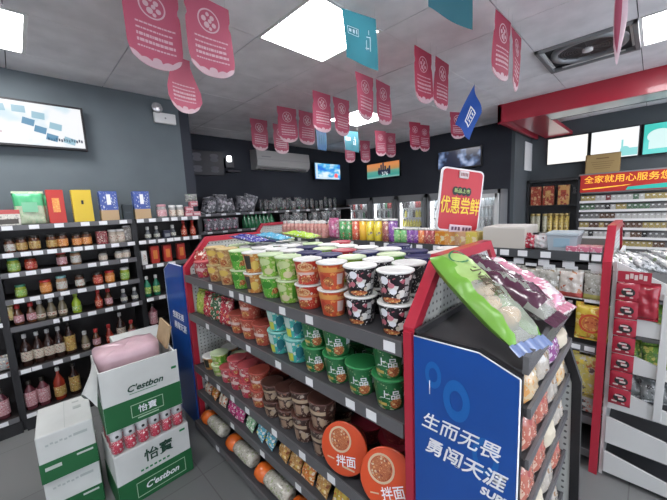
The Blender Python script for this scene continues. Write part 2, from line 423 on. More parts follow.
tp = onz(351, 131, 2.55)
put('teal', teal_flag, (tp.x, tp.y, 2.55), 'light teal paper flag far back under the distant lit panel', 'paper flag', rz=-.3, sc=.85)
tp = onz(321, 130, 2.6)
def navy():
    r = root('hanging_flag'); mb = MB(); mb.grid(lambda u, v: bend(Vector(((u-.5)*.2, 0, -v*.27)), .015, 0), 8, 8); obj('sheet', mb, m_navy, r)
    mb = MB(); [mb.box((x, -.02, -.13), (.008, .002, .13)) for x in (-.05, -.015, .03, .06)]; obj('printed_mark', mb, m_teal, r)
    obj('string', MB().tube([(0, 0, 0), (0, 0, .08)], .001, 5), m_whitemetal, r); return r
put('navy', navy, (tp.x, tp.y, 2.6), 'small navy paper flag hanging beside the wall air conditioner', 'paper flag')
def blue_flag():
    r = root('hanging_flag')
    pts = {}
    def f(u, v):   # a pennant clipped at one corner, hanging askew
        a = Vector((.02, 0, 0)); b = Vector((.12, .02, -.26)); c = Vector((-.20, 0, -.38)); d = Vector((-.02, .01, -.52))
        p = (a*(1-u)+b*u)*(1-v) + (c*(1-u)+d*u)*v; p.y += .02*math.sin(u*6+v*3); return p
    obj('sheet', MB().grid(f, 12, 12), m_blue, r)
    mb = MB()
    for (u0, u1, v0, v1) in ((.3, .34, .35, .8), (.6, .64, .35, .8), (.3, .64, .35, .39), (.3, .64, .76, .8), (.38, .42, .42, .72), (.46, .56, .45, .5), (.46, .56, .56, .6), (.46, .56, .66, .7)):
        def g(u, v, u0=u0, u1=u1, v0=v0, v1=v1):
            p = f(u0+(u1-u0)*u, v0+(v1-v0)*v); p.y -= .004; return p
        mb.grid(g, 3, 3)
    obj('printed_mark', mb, m_whitetxt, r)
    obj('string', MB().tube([(.02, 0, 0), (.02, 0, .03)], .001, 5), m_whitemetal, r); return r
tp = onz(473, 84, 2.66)
put('bluef', blue_flag, (tp.x, tp.y, 2.66), 'slanted blue pennant hanging by one corner right of the crimson pairs', 'paper flag', rz=-.5)
def curl():
    r = root('hanging_flag')
    def f(u, v):
        a = (u-.5)*2.2; w = .05*(1-.55*v)*(1+.5*math.sin(v*3)); return Vector((w*math.sin(a), -w*math.cos(a)*.7, -v*(.30+.07*math.cos((u-.5)*4))))
    obj('sheet', MB().grid(f, 10, 12), m_pinkwhite, r); obj('pink_print', MB().grid(lambda u, v: f(.0+.3*u, v*.9)+Vector((0, -.004, 0)), 8, 10), m_pink, r)
    obj('string', MB().tube([(0, 0, 0), (0, 0, .05)], .001, 5), m_whitemetal, r); return r
tp = onz(618, -4, 2.64)
put('curl', curl, (tp.x, tp.y, 2.64), 'curled pink and white flag hanging beside the right-hand lit panel', 'paper flag', rz=-.5)
# ================================================================== WALL SCREENS, LIGHTS, AIR CON
def scr_mat(name, fn):
    m, nt, b = nodes(name); b.inputs['Base Color'].default_value = (.02, .02, .02, 1); b.inputs['Roughness'].default_value = .2
    tc = nt.nodes.new('ShaderNodeTexCoord'); c = fn(nt, tc.outputs['Object'])
    nt.links.new(c, b.inputs['Emission Color']); b.inputs['Emission Strength'].default_value = 1; return m, b
def noise_ramp(stops, scale=3, st=(1, 1, 1), detail=2, off=(0, 0, 0)):
    def fn(nt, v):
        mp = nt.nodes.new('ShaderNodeMapping'); mp.inputs['Scale'].default_value = st; mp.inputs['Location'].default_value = off; nt.links.new(v, mp.inputs[0])
        n = nt.nodes.new('ShaderNodeTexNoise'); n.inputs['Scale'].default_value = scale; n.inputs['Detail'].default_value = detail; nt.links.new(mp.outputs[0], n.inputs['Vector'])
        r = nt.nodes.new('ShaderNodeValToRGB'); e = r.color_ramp.elements
        while len(e) < len(stops): e.new(.5)
        for i, (p, c) in enumerate(stops): e[i].position = p; e[i].color = col4(c)
        nt.links.new(n.outputs['Fac'], r.inputs[0]); return r.outputs[0]
    return fn
def zramp(stops):
    def fn(nt, v):
        s = nt.nodes.new('ShaderNodeSeparateXYZ'); nt.links.new(v, s.inputs[0])
        mr = nt.nodes.new('ShaderNodeMapRange'); mr.inputs[1].default_value = -.2; mr.inputs[2].default_value = .2; nt.links.new(s.outputs[2], mr.inputs[0])
        r = nt.nodes.new('ShaderNodeValToRGB'); e = r.color_ramp.elements
        while len(e) < len(stops): e.new(.5)
        for i, (p, c) in enumerate(stops): e[i].position = p; e[i].color = col4(c)
        nt.links.new(mr.outputs[0], r.inputs[0]); return r.outputs[0]
    return fn
def screen(name, label, cat, c, w, h, face, m, tilt=0, fr=.02, fm=None, thick=.05):
    """flat display, front face towards local -y"""
    rz = {'-y': 0, '-x': -PI/2}[face]
    t = thing(name, label, cat, c, rot=(tilt, 0, rz))
    obj('frame', MB().box((0, thick/2+.002, 0), (w, thick, h), .004), fm or m_black, t)
    obj('screen_panel', MB().box((0, 0, 0), (w-2*fr, .006, h-2*fr)), m, t); return t
def em(name, c, s=1): return mat(name, (.02, .02, .02), .3, emit=c, es=s)
m_scrA, bA = scr_mat('pale_menu_picture', noise_ramp([(.0, (.35, .6, .8)), (.42, (.75, .88, .95)), (.5, (.95, .97, 1)), (1, (1, 1, 1))], 5)); bA.inputs['Emission Strength'].default_value = .5
def at_wall_left(a, b_): return
pa, pb = ony(0, 98, 3.5), ony(85, 151, 3.5)
t = screen('wall_display', 'bright white display high on the grey wall above the sauce shelves', 'display screen', (.145, 3.44, 2.285), .75, .35, '-y', m_scrA, fr=.018)
rnd = random.Random(2)
mb = MB(); mb2 = MB(); mb3 = MB()
for k in range(5): mb.box((-.12+.10*k, -.004, .11-.014*k*k*.6), (.075, .003, .05), M=Matrix.Rotation(.1*k-.1, 4, 'Y'))
for k in range(3): mb2.box((.02+.075*k, -.004, .02-.035*k), (.07, .003, .05), M=Matrix.Rotation(.25, 4, 'Y'))
for k in range(14): mb3.box((.13+.016*k, -.004, -.10-.004*(k % 3)), (.011, .003, .022))
obj('picture_tile', mb, em('screen_sky', (.36, .60, .72), .45), t); obj('picture_panel', mb2, em('screen_blue', (.12, .34, .54), .42), t); obj('caption', mb3, em('screen_ink', (.02, .03, .05), 1), t)
mb = MB()
for k in range(20):
    mb.box((-.38+.013*k, -.004, -.06+.012*rnd.uniform(-3, 3)), (.010, .003, .014))
obj('picture_dots', mb, em('screen_pink', (.75, .55, .6), .45), t)
# emergency light on the wall: box with two lamp heads
t = thing('emergency_light', 'white emergency light box with a round lamp head near the ceiling', 'emergency light', (1.185, 3.50, 2.49))
obj('housing', MB().box((0, 0, 0), (.20, .035, .10), .006), m_white, t)
obj('lamp_head', MB().lathe([(.015, 0), (.045, .01), (.05, .035), (.042, .045), (.001, .046)], 20, M=Matrix.Translation((-.07, .0, .085)) @ Matrix.Rotation(PI/2, 4, 'X')), mat('lamp_chrome', (.6, .6, .6), .2, .6), t)
mb = MB(); mb.box((0, -.019, 0), (.018, .002, .006)); mb.box((0, -.019, 0), (.006, .002, .018)); obj('marking', mb, m_grey, t)
# dark glass picture with white shapes on the back wall, and small lit spot
t = thing('wall_picture', 'dark picture with pale butterfly-like shapes on the back wall', 'picture', (2.12, 4.76, 2.28))
obj('board', MB().box((0, 0.01, 0), (.56, .03, .36), .004), mat('picture_navy', (.012, .013, .02), .35), t)
mb = MB()
for sx in (-.13, .13):
    for sz in (.08, -.09):
        def f(u, v, sx=sx, sz=sz):
            a = 2*PI*u; return Vector((sx+(.035+.05*abs(math.sin(a)))*v*math.cos(a)*1.3, -.008, sz+.06*v*math.sin(a)*(1 if sz > 0 else .8)))
        mb.grid(f, 16, 1, closed_u=True)
obj('pale_shape', mb, mat('pale_print', (.10, .10, .12), .5), t)
t = thing('wall_spotlight', 'small lit spotlight on the back wall beside the dark picture', 'spotlight', (2.49, 4.74, 2.33))
obj('housing', MB().box((0, .02, -.03), (.14, .06, .16), .01), mat('spot_dark', (.05, .05, .06), .4), t)
obj('bulb', MB().box((-.01, -.02, .03), (.075, .02, .09), .015), em('spot_lit', (.95, .97, 1), 3), t)
obj('bracket', MB().box((.05, .0, -.16), (.22, .08, .03), .01), mat('spot_dark', (.05, .05, .06), .4), t)
# split air conditioner
t = thing('wall_air_conditioner', 'long white wall air conditioner on the dark back wall', 'air conditioner', (3.46, 4.8, 2.22))
prof = [(0, 0), (-.13, 0), (-.20, .05), (-.215, .12), (-.20, .30), (0, .32)]
obj('casing', MB().prism(prof, -.56, .56, 'x'), mat('ac_grey', (.42, .41, .40), .4), t)
obj('louvre', MB().box((0, -.17, .025), (1.0, .004, .05), M=None), mat('ac_dark_grey', (.10, .10, .10), .4), t)  # louvre strip in a darker grey than the casing
mb = MB(); mb.box((0, -.213, .16), (1.08, .002, .003)); mb.box((-.38, -.212, .2), (.18, .002, .012)); obj('seam', mb, m_grey, t)
# TVs
m_tv1, _b = scr_mat('sea_picture', noise_ramp([(0, (.02, .08, .5)), (.4, (.03, .2, .75)), (.5, (.1, .5, .85)), (.62, (.75, .9, 1)), (1, (.9, .95, 1))], 4, (1, 1, 2))); _b.inputs['Emission Strength'].default_value = .55
t = screen('wall_television', 'television showing a blue seascape left of the room corner', 'television', (4.56, 4.66, 2.25), .72, .33, '-y', m_tv1, fr=.015)
mb = MB(); mb.box((-.31, -.005, 0), (.05, .003, .29)); mb.box((0, -.005, -.13), (.62, .003, .03)); obj('picture_border', mb, em('tv_pale', (.7, .85, .95), .5), t)
obj('picture_accent', MB().lathe([(.001, 0), (.05, .001), (.05, .003)], 14, M=Matrix.Translation((.22, -.003, -.08)) @ Matrix.Rotation(PI/2, 4, 'X')), em('tv_red', (.8, .1, .12), .8), t)
m_tv2, _b = scr_mat('sunset_picture', zramp([(0, (.55, .75, .72)), (.25, (.05, .35, .3)), (.45, (.12, .4, .3)), (.55, (.55, .3, .1)), (.75, (.8, .3, .1)), (1, (.7, .25, .1))])); _b.inputs['Emission Strength'].default_value = .45
t = screen('wall_television', 'television showing an orange and green advert above the fridges', 'television', (5.28, 3.85, 2.22), .80, .31, '-x', m_tv2, fr=.012)
mb = MB()
for x, h_ in ((-.08, .14), (-.03, .2), (.02, .23), (.07, .17), (.13, .12), (.17, .16)): mb.box((x, -.005, -.09+h_/2), (.035, .003, h_))
mb.box((.04, -.005, -.03), (.3, .003, .07)); obj('picture_figure', mb, em('tv_ink', (.01, .015, .03), 1), t)
lettering('576', .10, em('tv_white', (.8, .9, .95), .5), t, (.06, -.009, -.075), name='caption')
m_tv3, _b = scr_mat('night_picture', noise_ramp([(0, (.005, .008, .02)), (.48, (.01, .015, .04)), (.56, (.08, .13, .25)), (.66, (.35, .42, .6)), (.8, (.6, .65, .8))], 5, (1, 1, 1), off=(3, 1, 2))); _b.inputs['Emission Strength'].default_value = .6
t = screen('wall_television', 'television with a dark blue crowd picture above the price sign', 'television', (5.28, 2.32, 2.235), .74, .32, '-x', m_tv3, fr=.02)
# counter menu screens
zc = 2.245
m_s1 = em('menu_white', (1, .985, .93), .56)
m_s2, _b = scr_mat('menu_white_teal', noise_ramp([(0, (.15, .7, .68)), (.3, (.5, .85, .85)), (.38, (.95, .98, 1)), (1, (1, 1, 1))], 2.5, off=(.3, 0, .4))); _b.inputs['Emission Strength'].default_value = .54
m_s3, _b = scr_mat('menu_teal', noise_ramp([(0, (.05, .55, .45)), (.45, (.06, .62, .55)), (.55, (.12, .72, .68)), (1, (.2, .75, .72))], 3)); _b.inputs['Emission Strength'].default_value = .5
tt = screen('menu_screen', 'blank bright white menu screen, leftmost above the counter', 'menu screen', (6.14, 1.0, zc), .52, .41, '-x', m_s1, fr=.012)
tt = screen('menu_screen', 'white menu screen with a teal corner, middle one above the counter', 'menu screen', (6.14, .455, zc), .53, .41, '-x', m_s2, fr=.012)
mb = MB(); mb.lathe([(.001, 0), (.05, .001), (.05, .003)], 20, M=Matrix.Translation((.12, -.003, -.1)) @ Matrix.Rotation(PI/2, 4, 'X')); mb.box((.17, -.004, -.13), (.16, .002, .1))
mb.box((.09, -.004, -.02), (.02, .002, .12)); obj('picture_figure', mb, em('menu_tealfig', (.3, .75, .75), .5), tt)
tt = screen('menu_screen', 'teal menu screen with a white rounded shape at the right edge', 'menu screen', (6.14, -.10, zc), .53, .41, '-x', m_s3, fr=.012)
mb = MB(); mb.lathe([(.001, 0), (.10, .001), (.10, .003)], 24, M=Matrix.Translation((-.1, -.003, .03)) @ Matrix.Rotation(PI/2, 4, 'X') @ Matrix.Diagonal((1.2, .9, 1, 1))); mb.box((-.1, -.004, -.08), (.2, .002, .1)); obj('picture_figure', mb, em('menu_whitefig', (.7, .93, .92), .52), tt)
t = thing('wall_poster', 'narrow white poster on the pier wall left of the counter', 'poster', (6.03, 1.485, 2.2))
obj('sheet', MB().box((0, 0, 0), (.46, .01, .44)), mat('poster_white', (.75, .76, .76), .5, emit=(1, 1, 1), es=0), t)
# certificate
t = thing('certificate_plaque', 'gold certificate plaque leaning above the red banner', 'plaque', (6.05, .56, 1.975), rz=-PI/2)
obj('plate', MB().box((0, .01, 0), (.37, .015, .27), .003), mat('gold_plate', (.42, .30, .13), .35, .4), t)
mb = MB(); mb.box((0, 0, .08), (.14, .002, .016)); [mb.box((0, 0, .03-.03*k), (.26-.03*k, .002, .006)) for k in range(4)]; obj('engraving', mb, mat('engraving_brown', (.22, .13, .05), .5), t)
obj('frame', MB().box((0, .018, 0), (.39, .012, .29), .003), mat('gold_frame', (.30, .19, .07), .4, .3), t)
# red banner lightbox
t = thing('banner_sign', 'red signboard with yellow Chinese characters above the cigarette rack', 'sign', (6.0, .25, 1.705), rz=-PI/2)
obj('board', MB().box((0, .05, 0), (1.10, .10, .25), .004), mat('banner_red', (.42, .025, .02), .4, emit=(.5, .03, .02), es=.1), t)
obj('frame', MB().box((0, .06, 0), (1.14, .10, .29), .01), m_grey, t)
lettering('全家就用心服务您', .112, mat('banner_yellow', (.9, .5, .05), .4, emit=(1, .5, .05), es=.35), t, (-.05, -.004, .045), bold=.0006)
obj('swoosh', MB().prism([(-.52, -.075), (-.3, -.06), (-.05, -.045), (.02, -.04), (-.05, -.055), (-.3, -.078), (-.5, -.088)], -.004, 0, 'y'), mat('banner_yellow', (1, 1, 0)), t)
obj('teal_stripe', MB().prism([(-.04, -.115), (-.02, -.075), (.54, -.035), (.54, -.11)], -.004, 0, 'y'), mat('banner_teal', (.02, .32, .28), .4, emit=(.02, .35, .3), es=.3), t)
# ================================================================== PACKAGES (builders)
_pc = lambda n, c, r=.4: mat(n, c, r)
def _noodle(): return pm('noodle_photo', (.42, .12, .04), [(.68, .42, .15), (.25, .05, .03), (.62, .5, .25)], 110, .42)
ART = {   # printed artwork on each kind of cup: (centre angle, half angle, z0, z1, oval?, material)
 'cup_black': lambda: [(-.75, .26, .60, .86, 1, m_whitetxt), (-.35, .20, .50, .66, 1, _pc('print_pink', (.55, .2, .24))), (-.25, .24, .30, .48, 1, m_whitetxt), (-.85, .2, .32, .5, 1, _pc('print_rose', (.5, .16, .2))), (.62, .16, .60, .80, 0, _pc('print_greyw', (.45, .45, .45))), (.62, .16, .40, .54, 0, _pc('print_greyw', 0)), (.62, .16, .22, .34, 0, _pc('print_greyw', 0)), (-.45, .7, .03, .20, 1, _noodle())],
 'cup_red': lambda: [(-.4, .62, .56, .88, 1, _pc('print_cream', (.66, .42, .22))), (-.4, .5, .60, .84, 1, _noodle()), (-.4, .75, .40, .50, 0, _pc('print_palepink', (.66, .5, .46))), (-.4, .5, .10, .32, 1, _noodle())],
 'cup_orangered': lambda: [(-.3, .75, .66, .84, 0, _pc('print_amber', (.66, .30, .08))), (-.2, .4, .12, .5, 1, _noodle()), (.7, .25, .2, .6, 0, _pc('print_palepink', 0))],
 'cup_lime': lambda: [(-.5, .55, .52, .84, 1, _pc('print_palegreen', (.52, .62, .30))), (-.2, .45, .1, .40, 1, _pc('print_cream2', (.62, .55, .35))), (.7, .2, .2, .8, 0, _pc('print_leaf', (.08, .30, .03)))],
 'cup_green2': lambda: [(-.4, .5, .45, .8, 1, _pc('print_leaf2', (.05, .25, .03))), (.4, .3, .2, .5, 1, _noodle())],
 'cup_orange': lambda: [(-.6, .32, .2, .85, 0, _pc('print_dark', (.05, .05, .04))), (.1, .4, .15, .6, 1, _pc('print_yell', (.7, .5, .12)))],
 'cup_tan': lambda: [(-.4, .6, .5, .85, 1, _pc('print_yell', 0)), (-.1, .5, .1, .42, 1, _noodle())],
 'cup_darkgreen': lambda: [(.25, .42, .06, .40, 1, _noodle()), (-.75, .35, .14, .24, 0, _pc('print_gold', (.5, .36, .1))), (1.0, .2, .4, .8, 0, m_whitetxt)],
 'cup_teal': lambda: [(-.65, .34, .45, .88, 0, _pc('print_tealpale', (.45, .62, .58))), (-.6, .3, .08, .42, 0, _pc('print_limeyellow', (.5, .55, .08))), (.3, .36, .2, .7, 1, _pc('print_tealdark', (.02, .15, .18)))],
 'cup_brick': lambda: [(-.4, .6, .45, .6, 0, _pc('print_palepink', 0)), (-.3, .5, .1, .4, 1, _noodle())],
 'cup_brown': lambda: [(-.4, .8, .58, .72, 0, _pc('print_tan', (.42, .32, .22))), (-.6, .28, .12, .5, 0, _pc('print_tan2', (.30, .2, .14))), (.1, .22, .15, .48, 1, _pc('print_tan', 0))],
 'cup_magenta': lambda: [(-.4, .6, .4, .62, 1, _pc('print_palepink', 0)), (.2, .3, .1, .35, 1, _noodle())],
}
def cup_b(name, body, lid, rt=.058, rb=.042, h=.104, txt=None, tm=None, lidname='lid', ts=.036):
    def b_():
        r = root(name)
        obj('cup_body', MB().lathe([(rb, 0), (rb+.001, .004), (rb+(rt-rb)*.93, h-.012), (rt, h-.010), (rt, h-.006)], 24), body, r)
        obj(lidname, MB().lathe([(rt+.001, h-.008), (rt+.003, h-.006), (rt+.003, h-.002), (rt-.003, h), (rt-.006, h-.0015), (.001, h-.0015)], 24), lid, r)
        for a0, ha, z0, z1, ov, pmt in (ART[body.name]() if body.name in ART else []):
            def g(u, v, a0=a0, ha=ha, z0=z0, z1=z1, ov=ov):
                if ov:
                    th = 2*PI*u; a = a0+ha*v*math.cos(th); z = h*((z0+z1)/2+(z1-z0)/2*v*math.sin(th))
                else: a = a0+ha*(2*u-1); z = h*(z0+(z1-z0)*v)
                R_ = rb+.001+(rt-rb)*.93*z/(h-.012)+.0007; return Vector((R_*math.sin(a), -R_*math.cos(a), z))
            obj('printed_art', MB().grid(g, 18 if ov else 8, 2, closed_u=bool(ov)), pmt, r)
        if txt:
            def warp(p):
                z = p.z + h*.5; R_ = rb+.001+(rt-rb)*.93*z/(h-.012) + .0014; a = p.x/R_ - .15
                return Vector((R_*math.sin(a), -R_*math.cos(a) + p.y*.2, p.z))
            lettering(txt, ts, tm or m_whitetxt, r, (0, 0, h*.5), warp=warp, bold=.0004)
        return r
    return b_
def bottle_b(name, prof_body, label_rng, glass, lab, cap, H, cr=.013, seg=14):
    def b_():
        r = root(name)
        obj('bottle_body', MB().lathe(prof_body, seg), glass, r)
        z0, z1, rr = label_rng
        obj('paper_label', MB().lathe([(rr+.0008, z0), (rr+.0012, z0+.001), (rr+.0012, z1)], seg, cap=False), lab, r)
        obj('cap', MB().lathe([(cr, H-.03), (cr+.001, H-.028), (cr+.001, H-.002), (cr-.002, H)], seg), cap, r)
        return r
    return b_
def jar_b(body, lab, lid, r0=.032, h=.09):
    def b_():
        r = root('sauce_jar')
        obj('jar_body', MB().lathe([(r0*.9, 0), (r0, .006), (r0, h*.72), (r0*.82, h*.82), (r0*.8, h*.86)], 16), body, r)
        obj('paper_label', MB().lathe([(r0+.001, h*.14), (r0+.001, h*.62)], 16, cap=False), lab, r)
        obj('lid', MB().lathe([(r0*.9, h*.84), (r0*.93, h*.86), (r0*.93, h*.99), (r0*.88, h)], 16), lid, r)
        return r
    return b_
def boxpack_b(name, w, d, h, m, panel=None, pc=None, bev=.002, txt=None, tm=None, ts=.03, lid=None):
    def b_():
        r = root(name)
        obj('carton', MB().box((0, 0, h/2), (w, d, h), bev), m, r)
        if panel: obj('printed_panel', MB().box((0, -d/2-.0008, h*panel[1]), (w*panel[0], .0016, h*panel[2])), pc, r)
        if txt: lettering(txt, ts, tm or m_whitetxt, r, (0, -d/2-.0025, h*.55), bold=.0006)
        if lid: obj('top_flap', MB().box((0, 0, h+.003), (w*.98, d*.98, .006)), lid, r)
        return r
    return b_
def pillow(w, h, d, seed=0, n=14, crimp=.05, wr=.004):
    """bag of goods standing up: w wide, h tall, bulging to d; front towards -y"""
    rnd = random.Random(seed); ph = [rnd.uniform(0, 6) for _ in range(6)]
    def prof(u, v):
        a = max(0, 1-abs(2*u-1)**2.6); b_ = max(0, 1-abs(2*v-1)**3.2); return (a**.6)*(b_**.5)
    def side(sg):
        def f(u, v):
            t_ = prof(u, v); nse = wr*(math.sin(u*17+ph[0]+v*5)+math.sin(v*23+ph[1]+u*9)*.8+math.sin((u+v)*31+ph[2])*.5)*t_
            ed = 1-.05*(1-abs(2*v-1)**2) ; return Vector(((u-.5)*w*ed, sg*(d/2*t_ + nse), v*h))
        return f
    mb = MB(); mb.grid(side(-1), n, n); mb.grid(side(1), n, n)
    bmesh.ops.remove_doubles(mb.bm, verts=mb.bm.verts, dist=.0004)
    mb.box((0, 0, h+.004), (w*.97, .002, .014)); mb.box((0, 0, -.002), (w*.97, .002, .010)); return mb
def bag_b(name, w, h, d, m, seed=0, header=None, window=None, wm=None, ring=None, wr=.004):
    def b_():
        r = root(name); obj('bag', pillow(w, h, d, seed, wr=wr), m, r)
        if header: 
            def f(u, v): return Vector(((u-.5)*w*.98, -(.003+d*.30*v**.7*(max(0, 1-abs(2*u-1)**2.6))**.5) - .003, h*(1.0-.22*v)))
            obj('header_print', MB().grid(f, 10, 4), header, r)
        if window:
            def f(u, v):
                uu = .5+(u-.5)*window[0]; vv = window[1]+(v-.5)*window[2]; t_ = (max(0, 1-abs(2*uu-1)**2.6)**.6)*(max(0, 1-abs(2*vv-1)**3.2)**.5)
                return Vector(((uu-.5)*w*.95, -(d/2*t_+.010), vv*h))
            obj('picture_print', MB().grid(f, 8, 8), wm, r)
        return r
    return b_
# ================================================================== SHELVING
def shelf_part(parent, x0, x1, y0, y1, z, face, tags, m=m_shelf, strip=m_strip, tk=.025, tagm=m_tag, skip=0.0, seed=0, name='shelf', th=.026, tw=.045):
    """a shelf board with a label channel on its front edge; tags are its sub-parts. z = top surface"""
    s = obj(name, MB().box(((x0+x1)/2, (y0+y1)/2, z-tk/2), (x1-x0, y1-y0, tk)), m, parent)
    if face == '-y': obj('label_channel', MB().box(((x0+x1)/2, y0-.004, z-tk/2), (x1-x0, .008, tk+.012)), strip, s)
    if face == '-x': obj('label_channel', MB().box((x0-.004, (y0+y1)/2, z-tk/2), (.008, y1-y0, tk+.012)), strip, s)
    for t_ in tags:
        if face == '-y': obj('price_tag', MB().box((t_, y0-.010, z-tk/2), (tw, .002, th)), tagm, s)
        else: obj('price_tag', MB().box((x0-.010, t_, z-tk/2), (.002, tw, th)), tagm, s)
    return s
# ---------------- wall shelves (left)
SY0, SY1 = 3.17, 3.48
bays = [('far_left', -1.2, -.15, [1.5, 1.31, 1.17, .99, .83, .47, .12]), ('middle', -.13, .72, [1.5, 1.31, 1.17, .98, .78, .46, .12]), ('right', .74, 1.30, [1.5, 1.31, 1.09, .79, .5, .2])]
bl = {'far_left': 'dark wall shelving bay cut off at the left edge', 'middle': 'dark wall shelving bay holding sauce jars and bottles, widest in view', 'right': 'narrow dark wall shelving bay next to the wall corner'}
tagpx = {'middle': [[7, 34, 59, 85, 103, 123], [8, 26, 38, 52, 66, 78, 89, 101, 115, 131], [14, 31, 46, 66, 92, 104, 124], [19, 35, 49, 65, 82, 100, 112, 124], [58, 64, 76, 92, 109, 121, 135], [26, 37, 58, 75], [32]],
         'right': [[140, 152, 165, 174, 184, 195], [142, 152, 161, 170, 177, 186, 195], [149, 160, 172], [150, 162], [156, 166], []],
         'far_left': [[], [], [], [], [2], [2], [3]]}
for nm, x0, x1, zs in bays:
    t = thing('wall_shelving', bl[nm], 'shelving', (0, 0, 0))
    obj('back_panel', MB().box(((x0+x1)/2, SY1+.01, .76), (x1-x0, .02, 1.52)), m_shelfbrown, t)
    for x in (x0, x1): obj('upright', MB().box((x, (SY0+SY1)/2+.02, .76), (.022, SY1-SY0-.04, 1.52), .002), m_black, t)
    for k, z in enumerate(zs):
        tg = [xat(p, z, SY0) for p in tagpx[nm][k]] if k < len(tagpx[nm]) else []
        tg = [min(max(q, x0+.03), x1-.03) for q in tg]
        shelf_part(t, x0+.01, x1-.01, SY0, SY1, z+.012, '-y', tg, m_shelfbrown, th=.03, tw=.055)
    obj('kick_panel', MB().box(((x0+x1)/2, SY0+.02, .045), (x1-x0, .02, .09)), m_black, t)
SF = 3.25
def s_at(px, z): return (xat(px, z+.05, SF), SF, z+.0125)
amber = mat('dark_soy', (.03, .012, .008), .12, coat=.6); redoil = mat('chili_oil', (.28, .03, .015), .15, coat=.5); greenj = mat('pickle_green', (.28, .36, .04), .2, coat=.4)
orangej = mat('orange_paste', (.5, .16, .03), .25, coat=.4); clearj = mat('clear_jar', (.32, .32, .30), .12, coat=.5); tanj = mat('tan_paste', (.35, .2, .1), .3, coat=.4)
brownlid_ = 0
brownj = mat('brown_paste', (.10, .035, .015), .2, coat=.5)
lab_y = pm('yellow_food_label', (.50, .35, .10), [(.5, .1, .05), (.8, .7, .5), (.2, .08, .04)], 90); lab_w = pm('white_food_label', (.6, .6, .55), [(.2, .25, .1), (.5, .15, .1)], 90)
lab_r = pm('red_food_label', (.5, .05, .04), [(.8, .7, .5), (.7, .35, .1)], 90); lab_g = pm('green_food_label', (.22, .42, .08), [(.8, .8, .6), (.6, .55, .1)], 90); lab_o = pm('orange_food_label', (.7, .28, .06), [(.85, .7, .5), (.5, .05, .03)], 90)
lab_p = pm('pink_food_label', (.55, .28, .3), [(.8, .7, .7), (.4, .05, .08)], 90); lab_c = pm('cream_food_label', (.62, .55, .45), [(.1, .08, .06), (.45, .1, .08)], 100)
lid_b = mat('black_lid', (.03, .025, .02), .35); lid_g = mat('green_lid', (.04, .2, .12), .35); lid_w = mat('white_lid', (.68, .68, .66), .35); lid_r = mat('red_lid', (.45, .03, .03), .35); lid_t = mat('teal_lid', (.2, .42, .42), .35); lid_go = mat('gold_lid', (.45, .32, .12), .3, .5)
# top row
R0 = 'on the top wall shelf'
def nm_put(key, b_, px, z, label, cat, **k): return put(key, b_, s_at(px, z), label, cat, **k)
nm_put('teabox', boxpack_b('gift_box', .125, .06, .115, pm('tea_print', (.6, .58, .5), [(.3, .28, .25), (.7, .68, .6)], 60, bands=[(.085, .115, (.45, .05, .04))], off=2), (.8, .28, .3), mat('tea_dark', (.08, .07, .06), .5)), 8.5, 1.5, 'red and cream tea box at the far left of the top wall shelf', 'gift box', rz=.05)
m_pg = pm('green_pouch_print', (.52, .6, .42), [(.3, .55, .3), (.65, .7, .5)], 25, .3, bands=[(.14, .23, (.08, .45, .2))])
nm_put('pouch1', bag_b('food_pouch', .175, .235, .05, m_pg, 1, window=(.5, .55, .3), wm=mat('pouch_pale_green', (.2, .5, .3), .4)), 32, 1.5, 'large green and white pouch standing on the top wall shelf', 'pouch')
nm_put('pouch2', bag_b('food_pouch', .12, .21, .04, m_pg, 2), 45, 1.5, 'narrow green pouch squeezed between the large pouch and red gift box', 'pouch')
PROTO['pouch2'].location.y += .06
nm_put('redgift', boxpack_b('gift_box', .10, .07, .255, mat('gift_red', (.50, .035, .025), .4), (.42, .55, .42), pm('gift_orange', (.75, .25, .04), [(.8, .4, .06)], 60)), 58, 1.5, 'tall red gift box with an orange square on the top wall shelf', 'gift box')
nm_put('yelgift', boxpack_b('gift_box', .125, .07, .255, mat('gift_yellow', (.66, .47, .03), .4), (.12, .62, .12), m_blacktxt), 84, 1.5, 'tall plain yellow gift box with a small dark emblem', 'gift box')
m_bg = pm('blue_gift_print', (.02, .06, .30), [(.5, .55, .65)], 45, .28, bands=[(-.01, .09, (.42, .27, .12))], stretch=(1, 1, .5), zone=(.09, .2))
for i, (px, lb) in enumerate(((110, 'blue gift box with gold base, left one beside the yellow gift box'), (142.5, 'blue gift box with gold base, right one above the narrow bay'))):
    nm_put('bluegift', boxpack_b('gift_box', .125, .07, .245, m_bg, (.22, .72, .35), m_whitetxt), px, 1.5, lb, 'gift box', group='blue gift boxes')
nm_put('darkbox', boxpack_b('gift_box', .075, .06, .13, mat('dark_navy_carton', (.012, .02, .025), .4), (.6, .5, .1), mat('navy2', (.03, .04, .05), .4)), 128, 1.5, 'plain dark box between the two blue gift boxes', 'gift box')
